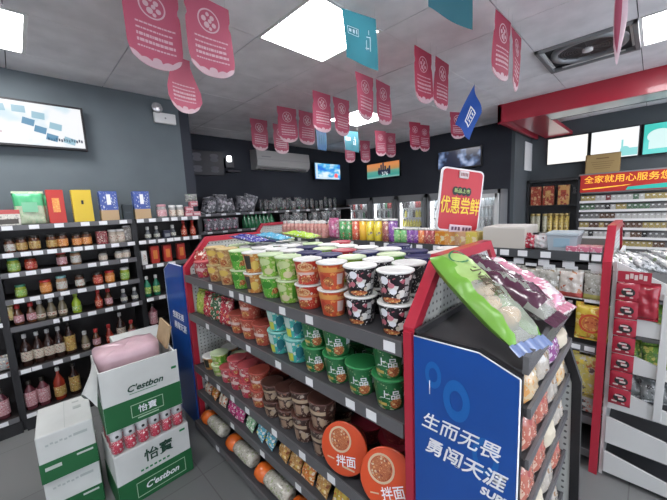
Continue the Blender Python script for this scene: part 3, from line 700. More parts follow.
# jars etc: (px, shelf z, key, builder, description)
J = {
 'jy': jar_b(brownj, lab_y, lid_b, .035, .122), 'jo': jar_b(brownj, lab_o, lid_b, .035, .122), 'jw': jar_b(brownj, lab_w, lid_b, .034, .115), 'jg': jar_b(greenj, lab_g, lid_g, .036, .105),
 'jr': jar_b(redoil, lab_r, lid_b, .036, .105), 'jp': jar_b(brownj, lab_p, lid_r, .034, .12), 'jt': jar_b(tanj, lab_w, lid_t, .038, .13), 'jor': jar_b(orangej, lab_o, lid_r, .040, .115), 'jlime': jar_b(greenj, lab_g, lid_w, .038, .12), 'jgrey': jar_b(clearj, lab_c, lid_b, .036, .09)}
JC = {'jy': 'yellow-labelled sauce jar with black lid', 'jo': 'orange-labelled sauce jar with black lid', 'jw': 'white-labelled sauce jar', 'jg': 'green pickle jar', 'jr': 'red-labelled chili jar', 'jp': 'pink-labelled jar with red lid', 'jt': 'clear jar with teal lid', 'jor': 'orange paste jar with red lid', 'jlime': 'lime green jar with white lid', 'jgrey': 'grey cream-labelled jar'}
rowsA = [(1.31, 'second wall shelf from the top', [(10, 'jw'), (22, 'jy'), (35, 'jy'), (52, 'jy'), (63, 'jo'), (77, 'jo'), (87, 'jo')]),
         (1.17, 'third wall shelf from the top', [(14, 'jg'), (31, 'jr'), (62, 'jp'), (76, 'jt'), (103, 'jgrey'), (119, 'jgrey'), (126, 'jgrey')]),
         (.98, 'fourth wall shelf from the top', [(21, 'jg'), (46, 'jor'), (62, 'jt'), (80, 'jw'), (98, 'jr'), (110, 'jor'), (125, 'jlime')])]
for z, sn, lst in rowsA:
    for i, (px, k) in enumerate(lst):
        nm_put('A'+k, J[k], px, z, '%s, %s jar along the %s' % (JC[k], ORD[i], sn), 'jar', group='sauce jars on the left wall', sc=random.uniform(.86, .95), rz=random.uniform(-.4, .4))
nm_put('maroontin', boxpack_b('food_tin', .075, .06, .11, pm('maroon_tin', (.22, .02, .03), [(.6, .5, .4), (.5, .1, .1)], 70), bev=.008), 102, 1.31, 'maroon printed tin right of the orange-labelled jars', 'tin')
for px, w_ in ((113, 'left'), (120.5, 'right')):
    nm_put('palejar', jar_b(mat('pale_sauce', (.45, .38, .3), .3, coat=.4), lab_c, lid_w, .033, .115), px, 1.31, 'pale cream jar, %s one beside the grey packet' % w_, 'jar')
nm_put('greybag', bag_b('food_pouch', .09, .13, .05, pm('grey_foil', (.22, .2, .18), [(.4, .38, .35)], 50, rough=.2), 5), 129, 1.31, 'crumpled grey foil packet at the end of second wall shelf', 'pouch')
def bt(rb, H, nk=.010, sh=.55): return [(rb*.92, 0), (rb, .006), (rb, H*sh), (rb*.8, H*(sh+.08)), (nk+.003, H*(sh+.2)), (nk, H*(sh+.24)), (nk, H-.02)]
BT = {
 'soy': (bottle_b('sauce_bottle', bt(.033, .24), (.04, .11, .033), amber, lab_c, mat('clear_cap', (.5, .5, .5), .3), .24, .012), 'dark soy sauce bottle with cream label'),
 'soyy': (bottle_b('sauce_bottle', bt(.034, .26), (.03, .15, .034), amber, lab_y, lid_b, .26, .012), 'dark bottle with tall yellow label'),
 'ylw': (bottle_b('sauce_bottle', bt(.036, .26), (.03, .11, .036), redoil, lab_y, lid_w, .26, .012), 'red sauce bottle with yellow label'),
 'pnk': (bottle_b('sauce_bottle', bt(.036, .22, sh=.62), (.03, .14, .036), mat('plum_sauce', (.12, .03, .04), .15, coat=.5), lab_p, lid_b, .22, .013), 'dark bottle with pink label'),
 'amb': (bottle_b('sauce_bottle', bt(.028, .155, .014, .5), (.02, .05, .028), mat('amber_vinegar', (.16, .13, .08), .15, coat=.5), lab_c, mat('clear_cap', (.5, .5, .5)), .155, .014), 'small clear amber bottle'),
 'lime': (bottle_b('sauce_bottle', bt(.03, .165, .012, .5), (.02, .06, .03), mat('lime_liquid', (.3, .42, .03), .15, coat=.5), lab_g, mat('lime_cap', (.35, .5, .05), .4), .165, .014), 'lime green bottle'),
 'sml': (bottle_b('sauce_bottle', bt(.028, .15, .012, .5), (.02, .07, .028), brownj, lab_p, lid_r, .15, .014), 'small brown bottle with red cap'),
 'redb': (bottle_b('sauce_bottle', bt(.026, .16, .012, .45), (.02, .07, .026), redoil, lab_r, lid_r, .16, .013), 'small red bottle'),
 'grn': (bottle_b('sauce_bottle', bt(.03, .19), (.03, .09, .03), mat('green_glass', (.02, .18, .1), .1, coat=.6), lab_g, lid_w, .19, .012), 'green glass bottle'),
 'gry': (bottle_b('sauce_bottle', bt(.026, .12, .012, .45), (.02, .05, .026), mat('grey_glass', (.1, .11, .12), .1, coat=.6), lab_w, lid_w, .12, .012), 'small grey bottle')}
rowsB = [(.78, 'fifth wall shelf from top', [(19, 'sml'), (32, 'sml'), (41, 'amb'), (52, 'amb'), (63, 'amb'), (77, 'lime'), (99, 'redb'), (109, 'sml'), (124, 'gry'), (135, 'gry')]),
         (.46, 'second wall shelf from floor', [(28, 'soy'), (40, 'soy'), (50.5, 'soy'), (61, 'soy'), (71.5, 'soyy'), (86, 'amb'), (97, 'sml'), (110, 'redb'), (122, 'soy'), (132, 'sml')]),
         (.12, 'lowest wall shelf', [(32, 'pnk'), (45, 'pnk'), (61, 'ylw'), (76, 'soyy')])]
for z, sn, lst in rowsB:
    for i, (px, k) in enumerate(lst):
        nm_put('B'+k, BT[k][0], px, z, '%s, %s bottle along the %s' % (BT[k][1], ORD[i], sn), 'bottle', group='bottles on the left wall')
# second rows behind, partly hidden
rB = [(1.5, [(162, 'x')])]
for i, px in enumerate((162, 172.5, 180)):
    nm_put('tp%d' % (i > 0), jar_b(clearj, lab_p if i == 0 else lab_c, mat('pinklid', (.5, .25, .28), .4) if i == 0 else lid_w, .042 if i == 0 else .032, .125 if i == 0 else .115), px, 1.5, ('pink squat jar right of the blue gift box', 'white-capped jar, left of two beside the pink jar', 'white-capped jar, right of two beside the pink jar')[i], 'jar')
m_pb = pm('pink_carton', (.42, .10, .13), [(.6, .45, .45)], 50)
for i, (px, dz) in enumerate(((188, 0), (196, 0), (189, .05), (194, .10))):
    p = s_at(px, 1.5); put('pinkcarton', boxpack_b('small_carton', .075, .05, .048, m_pb, (.8, .5, .4), mat('pinkpanel', (.55, .4, .4), .4)), (p[0], p[1], p[2]+dz), ('small pink carton at the left bottom of the pile by the wall corner', 'small pink carton at the right bottom of the pile by the wall corner', 'small pink carton in the middle of the pile by the wall corner', 'small pink carton topping the pile by the wall corner')[i], 'carton')
p = s_at(193, 1.5); put('plant', bag_b('food_pouch', .12, .06, .05, pm('greypouch', (.2, .2, .2), [(.4, .42, .35), (.1, .2, .1)], 40), 9), (p[0], p[1]+.01, p[2]+.151), 'grey crumpled pouch lying on the pink carton pile', 'pouch', rot=(0, 0, 0))
for i, (px, z, k, d_) in enumerate(((148, 1.31, 'gry', 'grey bottle at the left end of narrow bay second shelf'), (157, 1.31, 'gry', 'dark small bottle, second on narrow bay second shelf'), (173, 1.31, 'gry', 'white-labelled small bottle, middle of narrow bay second shelf'), (184, 1.31, 'redb', 'red bottle, left of the pair near wall corner'), (193, 1.31, 'redb', 'red bottle, right of the pair near wall corner'),
      (148, .79, 'grn', 'green glass bottle, left of the pair in narrow bay'), (157, .79, 'grn', 'green glass bottle, right of the pair in narrow bay'), (154, .50, 'pnk', 'brown bottle alone low in the narrow bay'))):
    nm_put('B'+k, BT[k][0], px, z, d_, 'bottle')
nm_put('dk1', boxpack_b('small_carton', .06, .05, .075, mat('darkviolet', (.03, .03, .06), .4), (.7, .4, .4), m_grey), 166.5, 1.31, 'small dark violet carton between small bottles in narrow bay', 'carton')
nm_put('wstrip', boxpack_b('small_carton', .045, .05, .125, mat('wcard', (.6, .6, .58), .5), (.5, .5, .5), lab_w), 144, 1.09, 'thin white carton at the left of narrow bay third shelf', 'carton')
for i, px in enumerate((155, 167.5, 181)):
    nm_put('rtin', boxpack_b('food_tin', .07, .06, .16, mat('tin_red', (.45, .04, .03), .35), (.5, .5, .5), mat('tin_orange', (.65, .22, .05), .4), .006), px, 1.09, 'red and orange tin, %s on narrow bay third shelf' % ORD[i], 'tin')
for i, (px, z) in enumerate(((2, .83), (2, .47), (4, .12))):
    if i < 2: nm_put('yb%d' % i, bag_b('food_pouch', .13, .10, .05, pm('yw%d' % i, (.6, .5, .2) if i == 0 else (.35, .36, .36), [(.7, .65, .5), (.5, .1, .05)], 50), 3+i), px, z, ('yellow packet on the bay cut off at the left edge', 'grey packet on the bay cut off at the left edge')[i], 'pouch')
    else: nm_put('Bpnk', BT['pnk'][0], px, z, 'dark bottle on lowest shelf of the bay cut off at left', 'bottle')
# ================================================================== MIDDLE-FRONT GONDOLA
GX0, GX1, GXC = .765, 1.535, 1.15
GY0, GY1 = .50, 2.20
HEX = [(GX0, 0), (GX0, 1.185), (.935, 1.375), (1.365, 1.375), (GX1, 1.185), (GX1, 0)]
def peg_mat(name, axis):
    m, nt, b = nodes(name); tc = nt.nodes.new('ShaderNodeTexCoord'); v = nt.nodes.new('ShaderNodeTexVoronoi'); v.inputs['Randomness'].default_value = 0
    v.inputs['Scale'].default_value = 40; mp = nt.nodes.new('ShaderNodeMapping'); sc = [1, 1, 1]; sc[axis] = 0.0; mp.inputs['Scale'].default_value = sc
    nt.links.new(tc.outputs['Object'], mp.inputs[0]); nt.links.new(mp.outputs[0], v.inputs['Vector'])
    r = nt.nodes.new('ShaderNodeValToRGB'); r.color_ramp.elements[0].position = .17; r.color_ramp.elements[0].color = (.10, .10, .10, 1); r.color_ramp.elements[1].position = .2; r.color_ramp.elements[1].color = (.52, .54, .52, 1)
    nt.links.new(v.outputs['Distance'], r.inputs[0]); nt.links.new(r.outputs[0], b.inputs['Base Color']); b.inputs['Roughness'].default_value = .45; return m
m_pegy = peg_mat('pegboard_across', 1); m_pegx = peg_mat('pegboard_along', 0)
def hexframe(parent, y, hexp, name='end_frame', sub=True):
    pts = hexp; inner = []
    cx = sum(p[0] for p in pts)/len(pts)
    k = .035
    x0, x1 = pts[0][0], pts[-1][0]
    inn = [(x0+k, .0), (x0+k, pts[1][1]-.012), (pts[2][0]+.014, pts[2][1]-k), (pts[3][0]-.014, pts[3][1]-k), (x1-k, pts[4][1]-.012), (x1-k, 0)]
    mb = MB()
    for i in range(5):
        mb.prism([pts[i], pts[i+1], inn[i+1], inn[i]], y-.018, y+.018, 'y')
    f = obj(name, mb, m_red, parent)
    obj('pegboard', MB().prism(inn, y-.006, y+.006, 'y'), m_pegy, f)
G1 = thing('display_gondola', 'double-sided dark shelving island stacked with instant noodle cups', 'shelving', (0, 0, 0))
hexframe(G1, GY0-.02, HEX); hexframe(G1, GY1+.02, HEX)
obj('spine_panel', MB().box((GXC, (GY0+GY1)/2, .55), (.03, GY1-GY0, 1.1)), m_shelf, G1)
obj('kick_panel', MB().box((GX0+.02, (GY0+GY1)/2, .03), (.02, GY1-GY0, .06)), m_black, G1)
def ytag(pxs, z, X): return [min(max(yat(p, z, X), GY0+.03), GY1-.03) for p in pxs]
shelf_part(G1, GX0, GX1, GY0, GY1, 1.13, '-x', ytag([391, 311, 284, 250, 243, 233, 212], 1.12, GX0), tk=.035, th=.032, tw=.042)
shelf_part(G1, GX0, GXC, GY0, GY1, .865, '-x', ytag([373, 352, 311, 280, 250, 230, 209], .85, GX0), tk=.035, th=.032, tw=.042, name='shelf')
shelf_part(G1, GX0, GXC, GY0, GY1, .49, '-x', ytag([333, 304, 276, 249, 234, 220, 208], .47, GX0), tk=.035, th=.032, tw=.042, name='shelf')
shelf_part(G1, GX0, GXC, GY0, GY1, .30, '-x', ytag([300, 264, 234], .28, GX0), tk=.03, th=.03, tw=.04, name='shelf')
shelf_part(G1, GX0-.04, GXC, GY0, GY1, .09, '-x', ytag([219, 290], .08, GX0-.04), tk=.03, th=.03, tw=.04, name='shelf')
shelf_part(G1, GXC, GX1, GY0, GY1, .75, '-z', [], tk=.035, name='shelf'); shelf_part(G1, GXC, GX1, GY0, GY1, .38, '-z', [], tk=.035, name='shelf'); shelf_part(G1, GXC, GX1, GY0, GY1, .1, '-z', [], tk=.035, name='shelf')
# --- cup kinds
mk = {}
mk['black'] = (pm('cup_black', (.012, .010, .014), [(.75, .75, .72), (.5, .12, .16), (.012, .01, .014), (.65, .6, .5), (.01, .01, .01)], 42, .42, zone=(.012, .088)), lid_w, 'black')
mk['red'] = (pm('cup_red', (.52, .045, .028), [(.7, .45, .25), (.45, .03, .02), (.75, .7, .6), (.6, .12, .04)], 55, .36, bands=[(.05, .062, (.7, .2, .08))]), lid_w, 'red')
mk['ored'] = (pm('cup_orangered', (.60, .09, .035), [(.75, .3, .08), (.5, .05, .03)], 26, .4, bands=[(.068, .08, (.75, .35, .12))]), lid_w, 'orange-red')
mk['lime'] = (pm('cup_lime', (.25, .48, .06), [(.6, .65, .3), (.7, .75, .6), (.12, .35, .03)], 45, .36), mat('lime_lid2', (.55, .66, .42), .35), 'lime green')
mk['limedk'] = (pm('cup_green2', (.12, .42, .05), [(.6, .65, .3), (.08, .28, .03), (.7, .35, .1)], 40, .36), mat('lime_lid2', (.5, .6, .4)), 'bright green')
mk['orange'] = (pm('cup_orange', (.62, .25, .06), [(.75, .6, .35), (.45, .1, .04), (.7, .4, .1)], 45, .4), lid_w, 'orange')
mk['tan'] = (pm('cup_tan', (.50, .28, .12), [(.7, .5, .25), (.35, .12, .05)], 45, .4), mat('tan_lid', (.55, .42, .2), .4), 'tan orange')
mk['dgreen'] = (pm('cup_darkgreen', (.02, .16, .05), [(.45, .5, .3), (.55, .35, .1), (.02, .12, .04)], 36, .34, zone=(.0, .055)), mat('greenlid2', (.03, .22, .07), .3), 'dark green')
mk['teal'] = (pm('cup_teal', (.05, .40, .36), [(.6, .7, .65), (.03, .3, .28), (.1, .2, .3), (.5, .5, .1)], 45, .34), mat('teal_cuplid', (.25, .55, .5), .35), 'teal')
mk['brick'] = (pm('cup_brick', (.42, .08, .05), [(.6, .35, .25), (.5, .1, .06)], 50, .36), mat('bricklid', (.36, .07, .05), .4), 'brick red')
mk['brown'] = (pm('cup_brown', (.06, .028, .022), [(.42, .34, .27), (.28, .12, .08), (.05, .02, .015), (.4, .3, .22)], 38, .36), mat('brownlid', (.085, .038, .03), .3), 'brown')
mk['mag'] = (pm('cup_magenta', (.48, .05, .08), [(.7, .5, .45), (.55, .15, .15)], 50, .36), mat('pinklid2', (.45, .08, .09), .35), 'magenta red')
mk['maroon'] = (pm('cup_maroon', (.20, .02, .03), [(.4, .1, .08)], 50, .3), mat('maroonlid', (.3, .03, .05), .3), 'maroon')
mk['navy'] = (pm('cup_navy', (.02, .03, .12), [(.5, .5, .6)], 50, .3), mat('navylid', (.02, .02, .09), .4), 'navy')
mk['redlid'] = (pm('cup_red3', (.5, .05, .05), [(.7, .5, .3)], 50, .3), mat('redcuplid', (.35, .02, .04), .4), 'red-lidded')
mk['white'] = (pm('cup_white', (.6, .6, .58), [(.1, .3, .1), (.5, .1, .1)], 40, .34), lid_w, 'white')
mk['whole'] = (pm('cup_wholeblack', (.02, .02, .025), [(.7, .7, .68)], 50, .3), lid_w, 'black white-lidded')
cols = [('black', .569), ('black', .717), ('ored', .858), ('red', 1.0), ('lime', 1.135), ('lime', 1.27), ('orange', 1.42), ('limedk', 1.56), ('tan', 1.71), ('tan', 1.86), ('mag', 2.05)]
backk = ['white', 'white', 'white', 'limedk', 'navy', 'redlid', 'white', 'navy', 'lime', 'white', 'redlid', 'white', 'navy', 'lime']
ncup = 0
for ci, (k, y) in enumerate(cols):
    for tier in (0, 1):
        if ci >= 10 and tier: continue
        kk = k
        if ci == 3 and tier == 0: kk = 'red'
        if ci == 5 and tier == 0: kk = 'limedk'
        body, lid, cn = mk[kk]
        put('cup'+kk, cup_b('noodle_cup', body, lid), (.835, y, 1.13+tier*.1035), '%s noodle cup, %s tier, front row, %s column from blue panel, top shelf' % (cn, 'upper' if tier else 'lower', ORD[ci]), 'noodle cup', 'noodle cups on the top shelf', rz=random.uniform(-1.0, -.5))
rb = random.Random(11)
for ri, x in enumerate((.965, 1.095, 1.225, 1.355)):
    for ci in range(12):
        y = .60 + .135*ci + (.03 if ri % 2 else 0)
        if y > 2.12: continue
        if ri < 1 and ci < 2: kk = 'whole'
        else: kk = rb.choice(backk)
        body, lid, cn = mk[kk]
        for tier in (0, 1):
            if tier and (ci > 9 or (ri > 2 and rb.random() < .3)): continue
            if not tier and ri in (1, 2) : pass
            put('cup'+kk, cup_b('noodle_cup', body, lid), (x, y, 1.13+tier*.1035), '%s noodle cup, %s tier, %s row back, %s column from blue panel, top shelf' % (cn, 'upper' if tier else 'lower', ORD[ri+1], ORD[ci]), 'noodle cup', 'noodle cups behind the front row', rz=rb.uniform(0, 6))
# ornaments on the two black columns: white cartoon-free blots and red noodles are in the print; picture ring on red cup
# shelf 2
cols2 = [('dgreen', .60, 2, 1), ('dgreen', .725, 1, 0), ('dgreen', .845, 2, 1), ('dgreen', .975, 2, 1), ('teal', 1.10, 2, 0), ('teal', 1.235, 2, 0), ('brick', 1.375, 1, 0), ('brick', 1.50, 2, 0), ('brick', 1.63, 1, 0)]
for ci, (k, y, n, tx) in enumerate(cols2):
    body, lid, cn = mk[k]
    for tier in range(n):
        big = 'big' if k == 'dgreen' else ''
        put('cup2'+k+big, cup_b('noodle_cup', body, lid, .060, .044, .112, txt='上品' if k == 'dgreen' else None), (.835, y, .865+tier*.1115), '%s noodle cup, %s, %s column from blue panel, second shelf' % (cn, 'upper tier' if tier else 'lower tier', ORD[ci]), 'noodle cup', 'noodle cups on the second shelf', rz=random.uniform(-.95, -.75))
    put('cup2'+k+('big' if k == 'dgreen' else ''), None, (.985, y+.03, .865), '%s noodle cup, back row, %s column from blue panel, second shelf' % (cn, ORD[ci]), 'noodle cup', 'noodle cups on the second shelf', rz=-.5)
m_sn1 = pm('snack_red', (.40, .04, .06), [(.7, .6, .5), (.1, .02, .03), (.6, .2, .1)], 40, .36, rough=.25); m_sn2 = pm('snack_lime', (.35, .45, .08), [(.6, .6, .2), (.2, .3, .05)], 40, .36, rough=.25); m_sn3 = pm('snack_darkgreen', (.05, .12, .06), [(.6, .55, .45), (.5, .1, .08)], 40, .36, rough=.25)
for i, (y, m_, cn, w_) in enumerate(((1.77, m_sn1, 'red', .12), (1.90, m_sn3, 'dark green and cream', .12), (2.01, m_sn1, 'dark red', .11), (2.12, m_sn2, 'lime yellow', .11))):
    put('snk'+cn, bag_b('snack_bag', w_, .155, .06, m_, 20+i), (.82, y, .867), '%s snack bag, %s from the far end of the second shelf' % (cn, ORD[3-i]), 'snack bag', rz=-PI/2, rot=(-.15, 0, -PI/2+.2))
m_sn4 = pm('snack_redtop', (.42, .06, .05), [(.7, .6, .5)], 40, .36, rough=.25)
put('snktop', bag_b('snack_bag', .11, .15, .05, m_sn4, 31), (.84, 2.13, 1.132), 'red snack bag leaning at the far end of the top shelf', 'snack bag', rot=(-.1, 0, -PI/2+.3))
# snack bags lying on top of the far cups
for i, (x, y, c, cn) in enumerate(((1.0, 1.60, (.05, .05, .26), 'dark blue'), (1.14, 1.55, (.08, .33, .5), 'sky blue'), (1.28, 1.45, (.35, .52, .06), 'yellow-green'))):
    m_ = pm('flat%d' % i, c, [(.6, .65, .7), tuple(v*.5 for v in c)], 35, .3, rough=.25)
    put('flat%d' % i, bag_b('snack_bag', .12, .22, .03, m_, 40+i), (x, y, 1.365), '%s snack bag lying across the far noodle cups' % cn, 'snack bag', rot=(-1.45, .0, .15))
# shelf 3
def bigbowl(body, lid): return cup_b('noodle_bowl', body, lid, .075, .05, .09)
cols3 = [('brown', .955, 2, .062, .125), ('brown', 1.082, 2, .062, .125), ('brown', 1.21, 2, .058, .10), ('brown', 1.335, 2, .058, .09), ('brick', 1.46, 2, .058, .10), ('mag', 1.585, 2, .055, .095), ('mag', 1.71, 2, .055, .095), ('mag', 1.83, 1, .055, .095), ('lime', 1.95, 2, .055, .075), ('orange', 2.08, 1, .058, .09)]
for ci, (k, y, n, rt, h_) in enumerate(cols3):
    body, lid, cn = mk[k]
    for tier in range(n):
        put('cup3%s%.3f' % (k, h_), cup_b('noodle_cup', body, lid, rt, rt*.76, h_), (.835, y, .49+tier*(h_-.001)), '%s noodle cup, %s, %s column along, third shelf' % (cn, 'upper tier' if tier else 'lower tier', ORD[ci]), 'noodle cup', 'noodle cups on the third shelf', rz=random.uniform(-1, -.5))
    put('cup3%s%.3f' % (k, h_), None, (.985, y+.03, .49), '%s noodle cup, back row, %s column along, third shelf' % (cn, ORD[ci]), 'noodle cup', 'noodle cups on the third shelf')
# two orange bowls tipped on edge with lids facing out
m_ob = pm('bowl_orange_side', (.58, .09, .03), [(.7, .3, .1), (.5, .05, .03)], 30, .35)
def tipbowl(txt):
    def b_():
        r = root('noodle_bowl')
        obj('bowl_body', MB().lathe([(.062, 0), (.065, .004), (.091, .072), (.096, .078), (.096, .082)], 32), m_ob, r)
        l = obj('lid', MB().lathe([(.096, .080), (.098, .081), (.098, .085), (.092, .087), (.001, .087)], 32), mat('bowl_orange_lid', (.60, .075, .022), .35, coat=.3), r)
        mb = MB(); mb.lathe([(.001, .0885), (.036, .0885), (.038, .0880)], 24, M=Matrix.Translation((-.02, .028, 0))); obj('noodle_picture', mb, pm('noodle_pic', (.4, .12, .05), [(.7, .35, .15), (.25, .05, .03), (.6, .5, .35)], 90, .4), r)
        mb = MB(); mb.lathe([(.040, .0882), (.044, .0890), (.048, .0882)], 28, M=Matrix.Translation((-.02, .028, 0)), cap=False); obj('picture_ring', mb, mat('ring_cream', (.6, .45, .3), .4), r)
        lettering(txt, .042, m_whitetxt, r, (.020, -.042, .0890), 'z', bold=.0003, rot=(0, 0, .25)); 
        mb = MB(); mb.box((.034, -.062, .0882), (.05, .006, .001)); mb.box((-.045, -.05, .0882), (.03, .004, .001)); obj('small_print', mb, mat('ring_cream', (1, 1, 1)), r)
        return r
    return b_
# lid normal points to -x and a little to -y / up
def tip(yaw, pitch, roll): return (Matrix.Rotation(yaw, 4, 'Z') @ Matrix.Rotation(pitch, 4, 'Y') @ Matrix.Rotation(roll, 4, 'Z')).to_euler()
put('tip1', tipbowl('拌面'), (.865, .815, .590), 'orange noodle bowl stood on edge beside the brown cups', 'noodle bowl', rot=tip(.30, -1.30, -PI/2-.1))
put('tip2', tipbowl('拌面'), (.862, .615, .583), 'orange noodle bowl stood on edge against the blue panel end', 'noodle bowl', rot=tip(.36, -1.22, -PI/2+.1))
for i, (x, y, z) in enumerate(((.99, .70, .49), (.99, .70, .581), (1.0, .86, .49))):
    body, lid, cn = mk['maroon']; put('mar', bigbowl(body, lid), (x+.02, y, z), ('maroon noodle bowl under another behind the orange bowls', 'maroon noodle bowl on top of another behind the orange bowls', 'maroon noodle bowl alone behind the brown cups')[i], 'noodle bowl')
# shelf 4 small snack packs leaning
m_k = [pm('pk_brown', (.45, .24, .08), [(.7, .55, .3), (.25, .08, .03), (.6, .4, .1)], 55, .38, rough=.25), pm('pk_yellow', (.62, .45, .08), [(.6, .2, .06), (.75, .7, .5)], 55, .38, rough=.25), pm('pk_orange', (.6, .2, .05), [(.75, .6, .4), (.6, .4, .1)], 55, .38, rough=.25),
       pm('pk_blue', (.12, .4, .52), [(.7, .75, .75), (.6, .55, .1)], 55, .38, rough=.25), pm('pk_green', (.3, .48, .3), [(.7, .72, .65), (.1, .3, .15)], 55, .38, rough=.25), pm('pk_pink', (.5, .06, .2), [(.7, .5, .55), (.35, .03, .12)], 55, .38, rough=.25), pm('pk_cream', (.6, .52, .42), [(.5, .15, .08), (.65, .6, .5)], 55, .38, rough=.25)]
seq = [(1, .62), (6, .735), (1, .85), (0, .955), (2, 1.05), (0, 1.145), (0, 1.24), (3, 1.36), (3, 1.45), (4, 1.56), (5, 1.68), (5, 1.78), (6, 1.90), (2, 2.02), (6, 2.12)]
cnn = ['brown', 'yellow', 'orange', 'sky blue', 'pale green', 'magenta', 'cream']
for i, (k, y) in enumerate(seq):
    put('pk%d' % k, bag_b('snack_pack', .088, .115, .045, m_k[k], 60+k), (.80, y, .305), '%s snack pack, %s pack from the near end of the fourth shelf' % (cnn[k], ORD[i]), 'snack pack', 'snack packs on the fourth shelf', rot=(-.45, 0, -PI/2+random.uniform(-.25, .1)))
# bottom shelf: long clear packs with orange ends lying along the shelf
m_nd = pm('noodle_pack', (.42, .40, .34), [(.6, .58, .5), (.25, .25, .2), (.3, .35, .2)], 60, .4, stretch=(1, 1, 1), rough=.2)
m_oe = mat('orange_film', (.66, .13, .02), .25, coat=.5)
def longpack():
    r = root('dried_noodle_pack')
    obj('bundle', MB().lathe([(.02, 0), (.036, .01), (.040, .06), (.038, .16), (.035, .19), (.02, .20)], 14, M=Matrix.Rotation(-PI/2, 4, 'X') @ Matrix.Diagonal((1.15, 1, 1, 1))), m_nd, r)
    obj('orange_wrapper', MB().lathe([(.012, .185), (.038, .195), (.045, .23), (.042, .265), (.02, .285), (.005, .29)], 14, M=Matrix.Rotation(-PI/2, 4, 'X') @ Matrix.Diagonal((1.15, 1, 1, 1))), m_oe, r)
    return r
for i, y in enumerate((.55, .86, 1.17, 1.50, 1.86)):
    put('longp', longpack, (.79, y, .133), 'clear noodle pack with an orange end, %s from near end of the bottom shelf' % ORD[i], 'noodle pack', 'noodle packs on the bottom shelf', rz=.03)
# ---------------- near end cap with blue advert side
m_adblue = mat('advert_blue', (.008, .072, .33), .3, coat=.3, var=5)
XE = 1.30
EC = thing('end_display', 'slim near end display with bread and a blue advert side', 'shelving', (0, 0, 0))
LP = [(.462, 0), (.462, 1.175), (.28, 1.178), (.185, 1.14), (.185, 0)]
p = obj('side_panel', MB().prism(LP, GX0, GX0+.012, 'x'), m_black, EC)
ad = obj('advert_panel', MB().prism([(.46, .02), (.46, 1.165), (.28, 1.168), (.19, 1.132), (.19, .02)], GX0-.006, GX0-.001, 'x'), m_adblue, EC)
mb = MB(); e = [(.46, 1.167), (.28, 1.170), (.188, 1.134), (.188, .02)]
for a, b_ in zip(e, e[1:]): mb.tube([(GX0-.004, *a), (GX0-.004, *b_)], .0018, 6)
obj('white_edge', mb, m_whitetxt, ad)
m_ad2 = mat('advert_lightblue', (.012, .12, .42), .35)
mb = MB()
for (cy, cz, r0, r1) in ((.335, 1.02, .045, .022), (.40, 1.07, .03, .016), (.26, .90, .04, .025)):
    def f(u, v, cy=cy, cz=cz, r0=r0, r1=r1):
        a = 2*PI*u; rr = r1+(r0-r1)*v; return Vector((GX0-.0075, cy+rr*.8*math.cos(a), cz+rr*1.3*math.sin(a)))
    mb.grid(f, 24, 1, closed_u=True)
obj('watermark_ring', mb, m_ad2, ad)
pt = onx(431, 386, GX0)
obj('staple_mark', MB().tube([(GX0-.008, pt.y, pt.z-.02), (GX0-.008, pt.y, pt.z+.02)], .0012, 6), m_whitetxt, ad)
def adtext(s, px, py, size, bold=.0006, shear=.25, name='lettering'):
    q = onx(px, py, GX0-.008); return lettering(s, size, m_whitetxt, ad, (GX0-.008, q.y, q.z), '-x', shear=shear, bold=bold, name=name)
adtext('生而无畏', 457, 436, .053, bold=.0004); adtext('勇闯天涯', 461, 463, .053, bold=.0008)
adtext('SUPER', 497, 499, .030, bold=.001)
obj('red_corner', MB().box((GX0-.004, .478, .59), (.016, .026, 1.17)), m_red, EC)
RP = [(.462, 0), (.462, 1.20), (.25, 1.20), (.194, 1.08), (.137, .90), (.115, 0)]
RI = [(.44, 0), (.44, 1.17), (.262, 1.17), (.220, 1.07), (.164, .895), (.143, 0)]
mb = MB()
for i in range(5): mb.prism([RP[i], RP[i+1], RI[i+1], RI[i]], XE, XE+.022, 'x')
obj('side_frame', mb, m_black, EC); obj('pegboard', MB().prism(RI, XE+.006, XE+.014, 'x'), m_pegx, EC)
obj('back_panel', MB().box(((GX0+XE)/2, .455, .6), (XE-GX0, .01, 1.17)), m_shelf, EC)
obj('top_shelf', MB().prism([(.455, 1.165), (.19, 1.15), (.19, 1.13), (.455, 1.14)], GX0+.012, XE, 'x'), m_shelf, EC)
obj('shelf_lip', MB().box(((GX0+XE)/2, .18, 1.168), (XE-GX0, .012, .042)), mat('translucent_lip', (.12, .12, .125), .25), EC)
ez = [1.055, .925, .785, .63, .46, .28]
for z in ez:
    s = obj('shelf', MB().prism([(.45, z+.03), (.178, z), (.178, z-.02), (.45, z+.01)], GX0+.014, XE-.004, 'x'), m_shelf, EC)
    obj('label_channel', MB().box(((GX0+XE)/2, .173, z-.006), (XE-GX0-.02, .008, .026)), m_strip, s)
# breads
m_bread = mat('bread_crust', (.50, .33, .17), .5, var=30); m_bun = mat('bun_cream', (.58, .52, .40), .5, var=20); m_choc = mat('purple_bread', (.07, .025, .04), .45, var=30)
